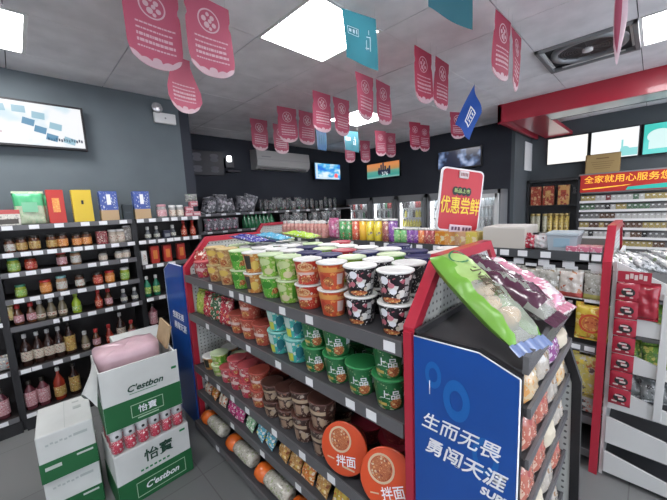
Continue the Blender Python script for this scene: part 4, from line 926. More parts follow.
# green bag: clear bag of rolls lying on the top, head against the frame
def vec_frame(a, b_, up=Vector((0, 0, 1))):
    y = (b_-a).normalized(); x = y.cross(up).normalized(); z = x.cross(y); return Matrix((x, y, z)).transposed().to_euler()
def long_bag(name, mats, L_, w, d, roll_m, ntype, seed):
    def b_():
        r = root(name); rnd = random.Random(seed)
        def f(sg):
            def g(u, v):
                a = max(0, 1-abs(2*u-1)**2.4)**.6; b2 = max(0, 1-abs(2*v-1)**4)**.5; t_ = a*b2
                n_ = .0045*(math.sin(u*13+v*21)+math.sin(v*33+u*7))*t_
                return Vector(((u-.5)*w*(1-.12*(2*v-1)**2), v*L_, d*.5*(1+sg*t_)*1.0 + n_ if sg > 0 else d*.5*(1-t_) ))
            return g
        mb = MB(); mb.grid(f(1), 16, 20, mif=ntype); mb.grid(f(-1), 16, 20, mif=ntype); obj('bag', mb, mats, r)
        mb = MB(); mb.grid(lambda u, v: Vector(((u-.5)*w*.95, -.03*v, d*.5+.006*math.sin(u*25))), 20, 2); obj('sealed_end', mb, mats[-1], r)
        if roll_m:
            for k in range(5):
                M = Matrix.Translation(((-.014 if k % 2 else .012), L_*(.22+.14*k), d*.5)) @ Matrix.Rotation(rnd.uniform(-.3, .3)+.3, 4, 'Z') @ Matrix.Diagonal((.045, .026, d*.36, 1))
                o = MB(); bmesh.ops.create_uvsphere(o.bm, u_segments=14, v_segments=8, radius=1, matrix=M)
                for fc in o.bm.faces: fc.smooth = True
                obj('bread_roll', o, roll_m, r)
        return r
    return b_
m_gf = mat('green_film', (.15, .36, .04), .38, coat=.1); m_cf = film('clear_film', (.60, .62, .55), .38); m_pf = mat('purple_film', (.07, .018, .04), .25, coat=.4); m_bf = mat('blue_film', (.16, .22, .40), .3, coat=.3); m_gl = mat('pale_green_film', (.33, .48, .16), .4, coat=.1)
def gtype(u, v):
    if v > .72: return 2 if .2 < u < .85 else 0
    if u < .16 or u > .84: return 0
    if v > .5: return 2
    return 1
a = Vector((.835, .215, 1.172)); b2 = Vector((.915, .462, 1.345))
g = put('greenbag', long_bag('bread_bag', [m_gf, m_cf, m_gl, m_bf], .315, .14, .075, m_bread, gtype, 4), a, 'bright green and clear bag of bread rolls lying on the near end top', 'bread bag', rot=vec_frame(a, b2))
mb = MB(); mb.grid(lambda u, v: Vector((.0+.034*math.cos(2*PI*u)*(.8+.2*v), .268+.026*math.sin(2*PI*u)*(.8+.2*v), .076-.006*abs(math.cos(2*PI*u)))), 24, 1, closed_u=True); obj('seal_ring', mb, m_greentxt, g)
lettering('小面包', .038, mat('dark_bag_print', (.06, .04, .01), .5), g, (.0, .165, .0800), 'z', rot=(0, .0, -PI/2+.0), name='lettering', bold=.0003)
a = Vector((1.035, .205, 1.172)); b2 = Vector((1.06, .462, 1.31))
put('purplebag', long_bag('bread_bag', [m_pf, m_cf, m_pf], .29, .125, .085, m_choc, lambda u, v: 1 if (int(u*11+v*6) % 5 == 0 or v < .08) else 0, 8), a, 'dark purple and clear bag of bread next to the green bag', 'bread bag', rot=vec_frame(a, b2))
m_pkf = pm('pink_stripe_film', (.55, .22, .30), [(.65, .6, .6), (.6, .3, .36)], 22, .42, stretch=(.25, 1, 2), rough=.22, coat=.5)
a = Vector((1.165, .20, 1.172)); b2 = Vector((1.20, .462, 1.29))
put('pinkbag', long_bag('bread_bag', [m_pkf, m_cf, m_pkf], .27, .12, .075, None, lambda u, v: 0, 9), a, 'pink striped pack lying at the right of the near end top', 'bread bag', rot=vec_frame(a, b2))
# bread packs on end-cap shelves
m_rp = pm('red_bread_pack', (.42, .12, .08), [(.6, .4, .3), (.35, .06, .05)], 45, .34, rough=.2, coat=.5); m_yp = pm('cream_bread_pack', (.55, .42, .25), [(.6, .3, .1), (.65, .58, .45)], 45, .36, rough=.2, coat=.5)
m_pp = pm('purple_pack', (.22, .06, .20), [(.5, .4, .5)], 45, .34, rough=.2, coat=.4); m_gp = pm('grey_bread_pack', (.42, .38, .33), [(.5, .45, .38), (.3, .18, .1)], 45, .36, rough=.15, coat=.6)
bp = []
for si, z in enumerate(ez[:5]):
    kinds = [[(m_yp, 'cream and yellow'), (m_gp, 'clear'), (m_pp, 'purple'), (m_bun, 'round cream')], [(m_rp, 'red'), (m_rp, 'brick red'), (m_gp, 'clear'), (m_yp, 'tan')], [(m_rp, 'red and cream'), (m_rp, 'dull red'), (m_bun, 'cream'), (m_gp, 'grey')], [(m_gp, 'clear'), (m_bun, 'cream'), (m_gp, 'grey'), (m_rp, 'red')], [(m_yp, 'tan'), (m_gp, 'clear'), (m_bun, 'cream'), (m_gp, 'grey')]][si]
    for j, (m_, cn) in enumerate(kinds):
        h_ = .10 if m_ is not m_bun else .07
        put('bp%s%d' % (m_.name, si > 0), bag_b('bread_pack', .118, h_ if si else h_*.8, .055, m_, 80+j, wr=.0012), (.835+.12*j, .196, z+.002), '%s bread pack, %s from blue side, %s shelf of near end display' % (cn, ORD[j], ORD[si]), 'bread pack', 'bread packs on the end display', rot=(-.1, 0, random.uniform(-.12, .05)))
# ---------------- far end cap
FE = thing('end_display', 'far end display of the noodle island with a blue advert side', 'shelving', (0, 0, 0))
fp = [(2.25, 0), (2.25, 1.19), (2.5, 1.19), (2.62, 1.13), (2.62, 0)]
obj('advert_panel', MB().prism(fp, GX0-.006, GX0+.006, 'x'), m_adblue, FE)
obj('side_panel', MB().prism(fp, GX1-.012, GX1, 'x'), m_whitemetal, FE)
mb = MB(); mb.tube([(GX0-.006, 2.25, 1.19), (GX0-.006, 2.5, 1.19), (GX0-.006, 2.62, 1.13), (GX0-.006, 2.62, 0)], .003, 6); obj('white_edge', mb, m_whitetxt, FE)
for z in (1.1, .8, .5, .2): obj('shelf', MB().box((1.15, 2.43, z), (.75, .34, .03)), m_shelf, FE)
for s, z, sz, y in (('生而无畏', .80, .055, 2.42), ('勇闯天涯', .72, .06, 2.40)): lettering(s, sz, m_whitetxt, FE, (GX0-.008, y, z), '-x', shear=.2, bold=.001)
# ================================================================== SECOND GONDOLA (middle)
HX0, HX1 = 2.12, 2.86; HY0, HY1 = .17, 3.55
G2 = thing('display_gondola', 'long dark shelving island with drinks on top and hanging snack bags', 'shelving', (0, 0, 0))
H2 = [(HX0-.02, 0), (HX0-.02, 1.2), (2.24, 1.375), (2.72, 1.375), (HX1, 1.2), (HX1, 0)]
hexframe(G2, HY0-.02, H2); hexframe(G2, HY1+.02, H2)
obj('spine_panel', MB().box((2.42, (HY0+HY1)/2, .6), (.03, HY1-HY0, 1.18)), m_shelfbrown, G2)
def y2tag(pxs, z): return [min(max(yat(p, z, HX0), HY0+.03), HY1-.03) for p in pxs]
shelf_part(G2, HX0, HX1, HY0, HY1, 1.235, '-x', y2tag([300, 318, 340, 352, 373, 387, 396, 410, 420, 437, 493, 505, 523, 546, 586, 602], 1.22), m_shelfbrown, mat('dark_channel', (.06, .065, .07), .4), tk=.04, th=.034, tw=.05)
s = obj('hook_rail', MB().box((HX0+.03, (HY0+HY1)/2, 1.155), (.015, HY1-HY0, .03)), m_black, G2)
for q in y2tag([401, 412, 429, 494, 518, 543, 568, 598], 1.17): obj('price_tag', MB().box((HX0+.015, q, 1.165), (.002, .055, .036)), m_tag, s)
for z in (.72, .30, .1): shelf_part(G2, HX0+.02, 2.4, HY0, HY1, z, '-x', y2tag([575, 590], z) if z == .72 else [], m_shelf, m_strip, tk=.03)
for z in (.8, .4, .1): obj('shelf', MB().box((2.64, (HY0+HY1)/2, z), (.42, HY1-HY0, .03)), m_shelf, G2)
TZ = 1.236
def g2y(px): return yat(px, 1.3, HX0+.07)
# pink bottles
pinkb = bottle_b('drink_bottle', [(.032, 0), (.035, .005), (.035, .11), (.03, .13), (.016, .15), (.014, .16)], (.02, .10, .035), mat('peach_drink', (.6, .3, .26), .2, coat=.4), pm('peach_label', (.62, .30, .28), [(.7, .5, .4), (.5, .1, .12), (.75, .65, .6)], 50), lid_w, .175, .018)
for i in range(11):
    y = g2y(286+3.9*i); put('pinkb', pinkb, (HX0+.06, y, TZ), 'pink and peach drink bottle, %s from the left in the island top row' % ORD[i], 'drink bottle', 'pink bottles on the island')
    if i % 2 == 0: put('pinkb', None, (HX0+.16, y+.02, TZ), 'pink drink bottle behind the front row, %s from left' % ORD[i//2], 'drink bottle', 'pink bottles behind the front row')
put('pinktoy', bag_b('candy_bag', .13, .19, .09, pm('pinkfilm', (.55, .18, .32), [(.7, .5, .58), (.45, .08, .2)], 35, .4, rough=.2), 90), (HX0+.07, g2y(334.5), TZ), 'tall pink crinkled candy bag right of the pink bottles', 'candy bag', rz=-PI/2)
def can_b(name, m, r0=.037, h=.19, lid=lid_w):
    def b_():
        r = root(name); obj('can_body', MB().lathe([(r0*.95, 0), (r0, .004), (r0, h-.012)], 16), m, r); obj('lid', MB().lathe([(r0*1.03, h-.014), (r0*1.03, h-.002), (r0*.95, h)], 16), lid, r); return r
    return b_
CM = {'green': pm('can_green', (.07, .30, .10), [(.6, .6, .5), (.5, .12, .08), (.05, .2, .08)], 40, .36), 'red': pm('can_red', (.52, .09, .05), [(.7, .6, .5), (.6, .2, .08)], 40, .36), 'amber': mat('can_amber', (.68, .40, .04), .3, coat=.3),
      'yellow': pm('can_yellow', (.68, .55, .04), [(.6, .6, .5), (.08, .04, .1), (.5, .3, .05)], 32, .36, zone=(.05, .16)), 'brown': pm('can_brown', (.25, .07, .06), [(.6, .5, .4), (.5, .3, .1)], 40, .36), 'purple': pm('can_purple', (.18, .05, .28), [(.5, .4, .5)], 40, .36),
      'lgreen': pm('can_lgreen', (.15, .42, .15), [(.5, .55, .3)], 40, .36), 'orange': pm('can_orange', (.6, .18, .06), [(.7, .5, .3), (.5, .08, .04)], 40, .36), 'maroon': pm('can_maroon', (.35, .06, .07), [(.6, .45, .3), (.4, .1, .05)], 40, .36)}
for i, (px, k) in enumerate(((344, 'green'), (350, 'green'), (357, 'red'), (364.5, 'amber'), (371.5, 'yellow'), (379.5, 'yellow'), (387.5, 'brown'), (394, 'purple'))):
    put('tc'+k, can_b('snack_canister', CM[k], .038, .185), (HX0+.06, g2y(px), TZ), 'tall %s crisp canister, %s canister from the left on the island' % (k, ORD[i]), 'canister')
for i, (px, k) in enumerate(((399, 'lgreen'), (406, 'lgreen'), (412, 'purple'), (418, 'purple'), (423.5, 'orange'), (429.5, 'maroon'), (435, 'maroon'))):
    put('sc'+k, can_b('snack_tub', CM[k], .035, .115), (HX0+.06, g2y(px), TZ), 'short %s snack tub, %s tub from the left right of tall canisters' % (k, ORD[i]), 'snack tub')
for i, (px, k, c) in enumerate(((443, 'orange', (.65, .25, .03)), (453, 'orange', (.65, .3, .1)), (463, 'pale orange', (.6, .35, .2)), (474, 'yellow', (.6, .5, .1)))):
    m_ = pm('box%d' % i, c, [(.7, .6, .4), (.5, .1, .03), (.7, .5, .1)], 30, .38)
    put('ob%d' % i, boxpack_b('snack_box', .075, .12, .095, m_, (.8, .5, .6), m_), (HX0+.08, g2y(px), TZ), '%s snack box under the price sign, %s from its left' % (k, ORD[i]), 'snack box', rz=-PI/2)
put('beige', boxpack_b('cardboard_tray', .24, .3, .125, mat('beige_card', (.50, .47, .42), .7), lid=mat('beige_lid', (.55, .53, .5), .7)), (HX0+.17, .655, TZ), 'plain beige carton on the island right of the price sign', 'carton', rz=-PI/2)
for i, (y, c, cn) in enumerate(((.515, (.5, .04, .07), 'red'), (.46, (.55, .55, .55), 'white'))):
    put('kn%d' % i, bag_b('candy_bag', .09, .085, .06, pm('kn%d' % i, c, [(.6, .5, .5), (.25, .1, .1), (.65, .62, .6)], 60, .4, rough=.2), 100+i), (HX0+.07, y, TZ), '%s crinkled candy packet between the carton and the clear tub' % cn, 'candy bag', rz=-PI/2)
t = thing('storage_tub', 'clear plastic tub with a pale blue lid on the island top', 'tub', (HX0+.13, .355, TZ), rz=-PI/2)
obj('tub_body', MB().prism([(-.062, 0), (.062, 0), (.072, .085), (-.072, .085)], -.09, .09, 'y'), mat('frosted_plastic', (.48, .55, .60), .25, alpha=.75), t)
obj('tub_lid', MB().box((0, 0, .093), (.155, .195, .016), .004), mat('tub_lid', (.5, .58, .63), .3, alpha=.85), t); obj('tub_label', MB().box((.0, -.0925, .045), (.075, .002, .05)), mat('tub_label', (.25, .38, .46), .4), t)
m_cp = pm('cig_pink', (.55, .16, .24), [(.65, .6, .6), (.5, .08, .15)], 30, .4)
for i in range(3):
    put('pinkpk', boxpack_b('candy_carton', .05, .11, .03, m_cp), (HX0+.07, .305-.052*i, TZ), 'flat pink packet, %s from the clear tub along the island edge' % ORD[i], 'packet', 'flat pink packets', rz=-PI/2)
# hanging bags
hb = [(2.07, 'brown and cream', (.42, .36, .28), [(.3, .2, .1), (.6, .58, .5), (.15, .12, .1)]), ]
def hbag(key, base, acc, w=.13, h=.17, d=.035, ring=None, lowband=None):
    def b_():
        r = root('hanging_snack_bag'); m_ = pm('hb'+key, base, acc, 34, .42, rough=.2, coat=.5, bands=lowband or ())
        obj('bag', pillow(w, h, d, hash(key) % 50 if False else len(key)*7), m_, r)
        if ring:
            def f(u, v):
                a = 2*PI*u; rr = w*.28+.012*v; return Vector((rr*math.cos(a), -(d*.5+.006), h*.48+rr*math.sin(a)))
            obj('printed_ring', MB().grid(f, 24, 1, closed_u=True), ring, r)
            def f(u, v):
                a = 2*PI*u; rr = w*.26*v; return Vector((rr*math.cos(a), -(d*.5+.006), h*.48+rr*math.sin(a)))
            obj('food_picture', MB().grid(f, 20, 2, closed_u=True), pm('foodpic', (.45, .12, .04), [(.6, .3, .08), (.3, .05, .02)], 60, .4), r)
        obj('hang_card', MB().box((0, 0, h+.012), (w*.5, .002, .03)), m_tag, r)
        return r
    return b_
greybag = ((.36, .35, .31), [(.6, .6, .56), (.16, .13, .1), (.48, .46, .42), (.28, .22, .14)])
for i, (px, k, w_) in enumerate(((497, 'br', .1), (511, 'gr', .13), (531, 'gr', .13), (549, 'gr', .13), (571, 'wr', .13), (597, 'gr', .13))):
    y = yat(px, 1.07, HX0+.02)
    bs, ac, bd = (greybag[0], greybag[1], [(0, .03, (.4, .38, .12))]) if k == 'gr' else (((.3, .2, .1), [(.5, .4, .2), (.12, .08, .05)], ()) if k == 'br' else ((.55, .5, .45), [(.65, .63, .6), (.45, .12, .06), (.5, .25, .15)], [(0, .028, (.5, .08, .07))]))
    put('hang'+k, hbag(k, bs, ac, .115, .145, lowband=bd), (HX0+.01, y, .985), '%s hanging snack bag, %s from the left in the upper hook row' % ({'gr': 'grey and clear', 'br': 'brown', 'wr': 'white and red'}[k], ORD[i]), 'snack bag', 'snack bags on the hooks', rz=-PI/2+random.uniform(-.1, .1))
yb = ((.62, .46, .06), [(.6, .2, .05), (.7, .6, .2), (.55, .35, .05)])
put('hangy', hbag('yy', yb[0], yb[1], .145, .19, ring=mat('ring_red', (.5, .08, .03), .4)), (HX0+.01, yat(591, .84, HX0), .765), 'large yellow snack bag with a red ring picture below the upper hooks', 'snack bag', rz=-PI/2)
put('hangy2', hbag('yz', (.5, .42, .12), [(.5, .48, .4), (.12, .1, .08), (.65, .5, .08), (.4, .15, .05)], .13, .24), (HX0+.03, yat(590, .6, HX0)+.02, .42), 'yellow and grey snack bag hanging beneath the ring picture bag', 'snack bag', rz=-PI/2)
put('loww', bag_b('snack_bag', .14, .12, .08, pm('lw', (.55, .52, .48), [(.5, .1, .06), (.1, .1, .1), (.6, .58, .55)], 30, .4, rough=.2), 7), (HX0+.08, yat(592, .35, HX0)+.02, .302), 'white and red snack bag on the low shelf of the island', 'snack bag', rz=-PI/2)
for i in range(9):
    y = 1.05+i*.17; put('hanggr', None, (HX0+.01, y, .985), 'grey snack bag on the upper hooks hidden behind the noodle island', 'snack bag', 'snack bags hidden behind the noodle island', rz=-PI/2) if i < 3 else None
# price sign on the island
SGP = onx(460.5, 200.5, 2.2)
t = thing('price_sign', 'red promotion sign with yellow Chinese characters standing on the island', 'sign', (SGP.x, SGP.y, SGP.z), rot=(0, .13, -.5))
SW, SH = .345, .43
def rrect(w, h, r, n=5):
    P = []
    for cx_, cz_, a0 in ((w/2-r, h/2-r, 0), (-w/2+r, h/2-r, PI/2), (-w/2+r, -h/2+r, PI), (w/2-r, -h/2+r, 1.5*PI)):
        for k in range(n+1): P.append((cx_+r*math.cos(a0+k*PI/2/n), cz_+r*math.sin(a0+k*PI/2/n)))
    return P
obj('frame', MB().prism(rrect(SW, SH, .035), 0, .014, 'y'), mat('sign_frame', (.72, .72, .72), .3), t)
obj('red_face', MB().prism(rrect(SW-.022, SH-.022, .028), -.002, .001, 'y'), mat('sign_red', (.50, .022, .035), .4), t)
lettering('优惠尝鲜', .080, m_yellowtxt, t, (0, -.004, -.045), bold=.0007).scale = (1, 1, 1.55)
mb = MB()
for k in range(4): mb.lathe([(.001, 0), (.024, 0), (.026, .002)], 20, M=Matrix.Translation((-.054+.036*k, -.003, .062)) @ Matrix.Rotation(PI/2, 4, 'X') @ Matrix.Diagonal((.9, 1.15, 1, 1)))
obj('badge', mb, m_blacktxt, t)
lettering('新品上市', .032, mat('badge_green', (.45, .6, .2), .4), t, (.0, -.008, .062), bold=.0002)
obj('top_clip', MB().box((.0, -.006, .175), (.075, .012, .05), .003), mat('clip_pale', (.62, .55, .55), .4), t)
mb = MB(); [mb.box((-.024+.012*k, -.0135, .175), (.007, .002, .022)) for k in range(5)]; obj('clip_print', mb, mat('clip_dark', (.25, .1, .1), .4), t)
obj('bottom_strip', MB().box((.02, -.006, -SH/2+.02), (.185, .012, .052), .006), mat('strip_pink', (.68, .55, .62), .4), t)
mb = MB()
for k in range(6): mb.box((-.07+.026*k+(.012 if k > 2 else 0)+.02, -.0135, -SH/2+.02), (.017, .002, .024))
obj('strip_print', mb, mat('strip_dark', (.12, .05, .1), .4), t)
obj('stem', MB().tube([(0, .01, -SH/2+.01), (0, .01, -(SGP.z-1.237)/.99)], .004, 8), mat('clear_stem', (.6, .62, .62), .1, alpha=.3), t)
# ---------------- end cap of second gondola: white tiers, red strip of sachets
E2 = thing('end_display', 'white tiered end display at the right edge beside the red post', 'shelving', (0, 0, 0))
ex0, ex1 = 2.13, 2.83
obj('back_panel', MB().box(((ex0+ex1)/2, .12, .6), (ex1-ex0, .015, 1.2)), m_whitemetal, E2)
tiers = [(1.17, 1.09, 1.04), (.955, .885, .84), (.745, .68, .62), (.53, .43, .37), (.36, .26, .0)]
# white sloping side cheeks: (z top at the back, z top at the front, z bottom)
q = [[(636, 290), (667, 307), (667, 272), (628, 262)],]
tz = [(1.20, 1.10, 1.03), (.965, .90, .835), (.75, .69, .63), (.535, .48, .41), (.355, .32, .205), (.15, .11, .03)]
for k, (za, zb, zc_) in enumerate(tz):
    s = obj('tier', MB().prism([(.11, zc_), (.11, zc_+.02), (-.34, zc_+.02-.03), (-.34, zc_-.03)], ex0, ex1, 'x'), m_shelf, E2)
    obj('side_cheek', MB().prism([(.11, zc_), (.11, za), (-.08, zb), (-.34, zb-.05), (-.34, zc_-.005), (-.08, zc_)], ex0-.014, ex0, 'x'), m_whitemetal, s)
obj('front_upright', MB().box((ex0-.02, -.075, .74), (.012, .03, .64), .002), m_whitemetal, E2)
m_sil = pm('silver_pack', (.35, .36, .36), [(.6, .6, .58), (.12, .13, .13), (.45, .46, .45), (.2, .25, .15)], 45, .4, rough=.15, coat=.5)
m_veg = pm('green_veg_pack', (.14, .28, .05), [(.45, .5, .1), (.6, .55, .15), (.08, .18, .04)], 45, .4, rough=.25)
m_gls = pm('clear_wrap', (.25, .27, .27), [(.6, .62, .62), (.1, .1, .1), (.4, .42, .42)], 35, .4, rough=.12, coat=.6)
for i in range(6):
    put('sil', bag_b('foil_snack_bag', .13, .16, .045, m_sil, 50), (ex0+.04+.045*i, .08-.045*i, 1.135+.008*(i % 3)), 'silver snack bag lying on top of white end display, %s from the red post' % ORD[i], 'snack bag', 'silver bags on the end display', rot=(-1.15, .25, -.9+.1*i))
for i, (z, m_, cn) in enumerate(((.86, m_veg, 'dark green'), (.65, m_veg, 'yellow-green'), (.48, m_gls, 'clear glossy'))):
    for j in range(3):
        put('ec2%s' % m_.name, bag_b('wrapped_pack', .12, .12, .05, m_, 70), (ex0+.06, .04-.11*j, z), '%s wrapped pack on %s white tier, %s from the back' % (cn, ('second', 'third', 'fourth')[i], ORD[j]), 'wrapped pack', rot=(-.5, 0, -1.3))
# red items lying near (brown/red) on third
put('redbag2', bag_b('snack_bag', .13, .17, .04, mat('deep_red_film', (.30, .015, .03), .25, coat=.5), 12), (ex0-.025, .015, .93), 'plain deep red snack bag hanging right of the sachet strip', 'snack bag', rot=(0, .0, -PI/2))
m_sach = mat('sachet_red', (.36, .018, .04), .28, coat=.5)
t = thing('sachet_strip', 'hanging strip of seven red sachets on the red post', 'sachet strip', (2.085, .065, 0), rz=-PI/2)
for k in range(7):
    z = 1.06-.093*k
    def sach(k=k, z=z):
        mb = MB()
        for sg in (-1, 1):
            mb.grid(lambda u, v, sg=sg: Vector(((u-.5)*.085, sg*.008*(1-abs(2*u-1)**3)*(1-abs(2*v-1)**3)**.6, z+(v-.5)*.09)), 8, 8)
        return mb
    s = obj('sachet', sach(), m_sach, t)
    mb = MB(); mb.grid(lambda u, v: Vector((.003+.026*(.35+.65*v)*math.cos(2*PI*u), -.0105, z+.022*(.35+.65*v)*math.sin(2*PI*u))), 16, 1, closed_u=True)
    obj('sachet_print', mb, m_blacktxt, s)
    mb = MB(); mb.box((-.002, -.0115, z+.012), (.03, .001, .008)); mb.box((-.018, -.0115, z-.022), (.02, .001, .007)); mb.box((.008, -.0115, z-.004), (.022, .001, .010)); mb.box((.016, -.0115, z-.026), (.012, .001, .006)); obj('sachet_mark', mb, mat('mark_pale', (.62, .5, .48), .4), s)
obj('header_card', MB().box((.02, -.002, 1.135), (.12, .004, .055)), m_sach, t)
mb = MB(); [mb.box((-.005+.016*k, -.005, 1.135+.006*(k % 2)), (.012, .002, .024)) for k in range(5)]; obj('header_print', mb, mat('mark_pale', (.6, .5, .5)), t)
# ================================================================== CARTONS ON FLOOR
m_cw = mat('carton_white', (.55, .57, .55), .55, var=5); m_cg = mat('carton_green', (.010, .105, .032), .5)
def carton(name, w, d, h, band=.42, top=True, openbox=False):
    """white shrink-wrapped case with a green lower band; front towards -y"""
    def b_():
        r = root(name); zb = h*band
        body = obj('carton_body', MB().box((0, 0, h/2), (w, d, h), .006) if not openbox else
            MB().box((0, -d/2+.004, h/2), (w, .008, h)).box((0, d/2-.004, h*.47), (w, .008, h*.94)).box((-w/2+.004, 0, h*.47), (.008, d-.016, h*.94)).box((w/2-.004, 0, h*.47), (.008, d-.016, h*.94)).box((0, 0, .004), (w-.01, d-.01, .008)), m_cw, r)
        mb = MB()
        mb.box((0, -d/2-.001, zb/2+.004), (w*.995, .0025, zb)); mb.box((0, d/2+.001, zb/2+.004), (w*.995, .0025, zb)); mb.box((-w/2-.001, 0, zb/2+.004), (.0025, d*.995, zb)); mb.box((w/2+.001, 0, zb/2+.004), (.0025, d*.995, zb))
        obj('green_band', mb, m_cg, r)
        return r
    return b_
t = put('cA', carton('drink_carton', .225, .32, .25), (.06, 2.21, 0), 'white and green carton at the bottom of the short stack by the wall shelves', 'carton', rz=-.1)
def lab_small(t, w, d, h, y=-.16):
    mb = MB(); mb.box((-w*.28, -d/2-.003, h*.30), (w*.28, .001, .018)); mb.box((w*.28, -d/2-.003, h*.36), (w*.3, .001, .010)); obj('small_print', mb, mat('pale_print2', (.45, .5, .46), .5), t)
    mb = MB(); [mb.box((-w*.33+.018*k, -d/2-.001, h*.78+.004*(k % 2)), (.012, .001, .010)) for k in range(6)]; mb.box((w*.25, -d/2-.001, h*.8), (w*.25, .001, .014)); obj('faint_print', mb, mat('faint_print', (.36, .4, .38), .5), t)
lab_small(t, .225, .32, .25)
KIDS.clear()
t = put('cA', None, (.055, 2.185, .251), 'white and green carton on top of the short stack by the wall shelves', 'carton', rz=-.07)
mb = MB(); mb.box((.0, 0, .2515), (.002, .3, .002)); mb.box((.055, .03, .2515), (.035, .03, .002)); mb.box((.05, .10, .2515), (.03, .012, .002)); obj('top_print', mb, mat('faint_print', (1, 1, 1)), t)
# tall stack
t = put('cB', carton('drink_carton', .375, .30, .315, .45), (.385, 2.03, 0), 'large white and green carton at the bottom under the red cans', 'carton', rz=.02)
lettering('怡寶', .075, mat('dark_green_ink', (.01, .05, .03), .5), t, (.02, -.153, .235), bold=.0012); lettering("C'estbon", .048, m_whitetxt, t, (.02, -.156, .072), shear=.3, bold=.001)
mb = MB()
for x, z, dx, dz in ((0.02, .112, .25, .003), (.02, .030, .25, .003), (-.105, .071, .003, .085), (.145, .071, .003, .085)): mb.box((x, -.154, z), (dx, .002, dz))
obj('logo_frame', mb, mat('pale_green_line', (.35, .5, .35), .5), t)
mb = MB(); [mb.box((-.07+.022*k, -.152, .170), (.014, .001, .010)) for k in range(7)]; mb.box((.15, -.152, .285), (.03, .001, .012)); obj('small_print', mb, m_greentxt, t)
def can6():
    r = root('drink_can'); obj('can_body', MB().lathe([(.024, 0), (.028, .006), (.028, .078)], 16), pm('can_redprint', (.42, .03, .06), [(.6, .5, .5)], 60, .3), r)
    obj('can_top', MB().lathe([(.0282, .076), (.028, .105), (.024, .125), (.021, .135), (.021, .142), (.001, .142)], 16), mat('can_whitetop', (.66, .66, .66), .25, coat=.5), r)
    mb = MB(); mb.grid(lambda u, v: Vector((.008*math.cos(2*PI*u)*(.05+.95*v), -.0292, .098+.008*math.sin(2*PI*u)*(.05+.95*v))), 12, 1, closed_u=True); obj('dark_logo', mb, m_blacktxt, r)
    return r
for i in range(6):
    for j in range(4):
        put('can6', can6, (.385-.155+.060*i, 2.03-.115+.062*j, .317), ('red can with white top, %s from left in the front row on the carton' % ORD[i]) if j == 0 else 'red and white drink can in the %s row, %s from left' % (ORD[j], ORD[i]), 'drink can', 'red drink cans between the cartons')
obj_w = tag(obj('shrink_wrap', MB().box((.385, 2.03, .39), (.372, .27, .148), .01), film('shrink_film', (.6, .62, .62), .12)), 'clear shrink wrap around the pack of red cans', 'wrapping')
t = put('cC', carton('drink_carton', .36, .31, .335, .42, openbox=True), (.375, 2.02, .463), 'open white and green carton topping the tall stack, pink bag inside', 'carton', rot=(.05, 0, -.04))
lettering("C'estbon", .047, mat('dark_green_ink', (.01, .05, .03), .5), t, (.01, -.158, .200), shear=.3, bold=.0012); lettering('怡寶', .045, m_whitetxt, t, (.01, -.160, .072), bold=.0004)
mb = MB()
for x, z, dx, dz in ((0.01, .108, .15, .003), (.01, .040, .15, .003), (-.065, .074, .003, .07), (.085, .074, .003, .07)): mb.box((x, -.159, z), (dx, .002, dz))
mb.box((.01, -.158, .026), (.10, .001, .007)); obj('logo_frame', mb, mat('pale_green_line', (1, 1, 1)), t)
mb = MB(); mb.box((.0, -.157, .172), (.13, .001, .003)); mb.box((.155, -.157, .24), (.025, .001, .014)); obj('small_print', mb, m_greentxt, t)
obj('torn_flap', MB().grid(lambda u, v: Vector((-.18-.05*v*math.sin(u*PI)-.02*v, -.15+.24*u-.02*v, .335-.16*v+.05*math.sin(u*5)*v)), 10, 8), m_cw, t)
obj('brown_flap', MB().box((.165, .06, .37), (.012, .20, .13), M=Matrix.Translation((.165, 0, .33)) @ Matrix.Rotation(.25, 4, 'Y') @ Matrix.Translation((-.165, 0, -.33))), m_card, t)
m_pkb = mat('pink_plastic_bag', (.50, .34, .38), .4, coat=.4, var=12)
put('pinkpb', lambda: (lambda r: (obj('bag_body', MB().grid(lambda u, v: Vector(((.150*math.copysign(abs(math.cos(2*PI*u))**.45, math.cos(2*PI*u)))*(1 if v < .75 else (1-(v-.75)*3.99)) , (.115*math.copysign(abs(math.sin(2*PI*u))**.45, math.sin(2*PI*u)))*(1 if v < .75 else (1-(v-.75)*3.99)), (v/.75*.35 if v < .75 else .35+.008*math.sin((v-.75)*12)) + .004*math.sin(u*40+v*7))), 36, 12, closed_u=True), m_pkb, r), r)[1])(root('plastic_bag')),
    (.352, 2.055, .475), 'pink plastic bag stuffed inside the open carton', 'plastic bag')
for k in range(3):
    put('cD', carton('drink_carton', .30, .26, .245, .42), (.50, 2.42+.01*k, .246*k), 'white and green carton, %s, in the stack hidden behind the open carton' % ('bottom', 'middle', 'top')[k], 'carton', rz=-.03)
# ================================================================== FAR WALL RACK AND FRIDGES
t = thing('wall_shelving', 'low dark shelving along the far back wall under the air conditioner', 'shelving', (0, 0, 0))
obj('back_panel', MB().box((3.25, 4.77, .8), (3.6, .02, 1.6)), m_shelfbrown, t)
for x in (1.46, 1.83, 2.95, 3.9, 4.95): obj('upright', MB().box((x, 4.6, .78), (.03, .3, 1.56)), m_black, t)
for z in (1.52, 1.27, 1.0, .7, .4, .1): 
    s = obj('shelf', MB().box((3.2, 4.6, z-.012), (3.5, .34, .024)), m_shelf, t)
    obj('label_channel', MB().box((3.2, 4.425, z-.012), (3.5, .008, .035)), m_strip, s)
    if z > .9:
        for k in range(13): obj('price_tag', MB().box((1.7+.23*k, 4.418, z-.012), (.07, .003, .028)), m_tag, s)
m_bw = pm('bw_pack', (.16, .16, .18), [(.6, .6, .62), (.03, .03, .04), (.45, .4, .45)], 18, .42, rough=.3)
def far(key, w, h, d, m, name): return lambda: obj(name, pillow(w, h, d, len(key), 8), m)
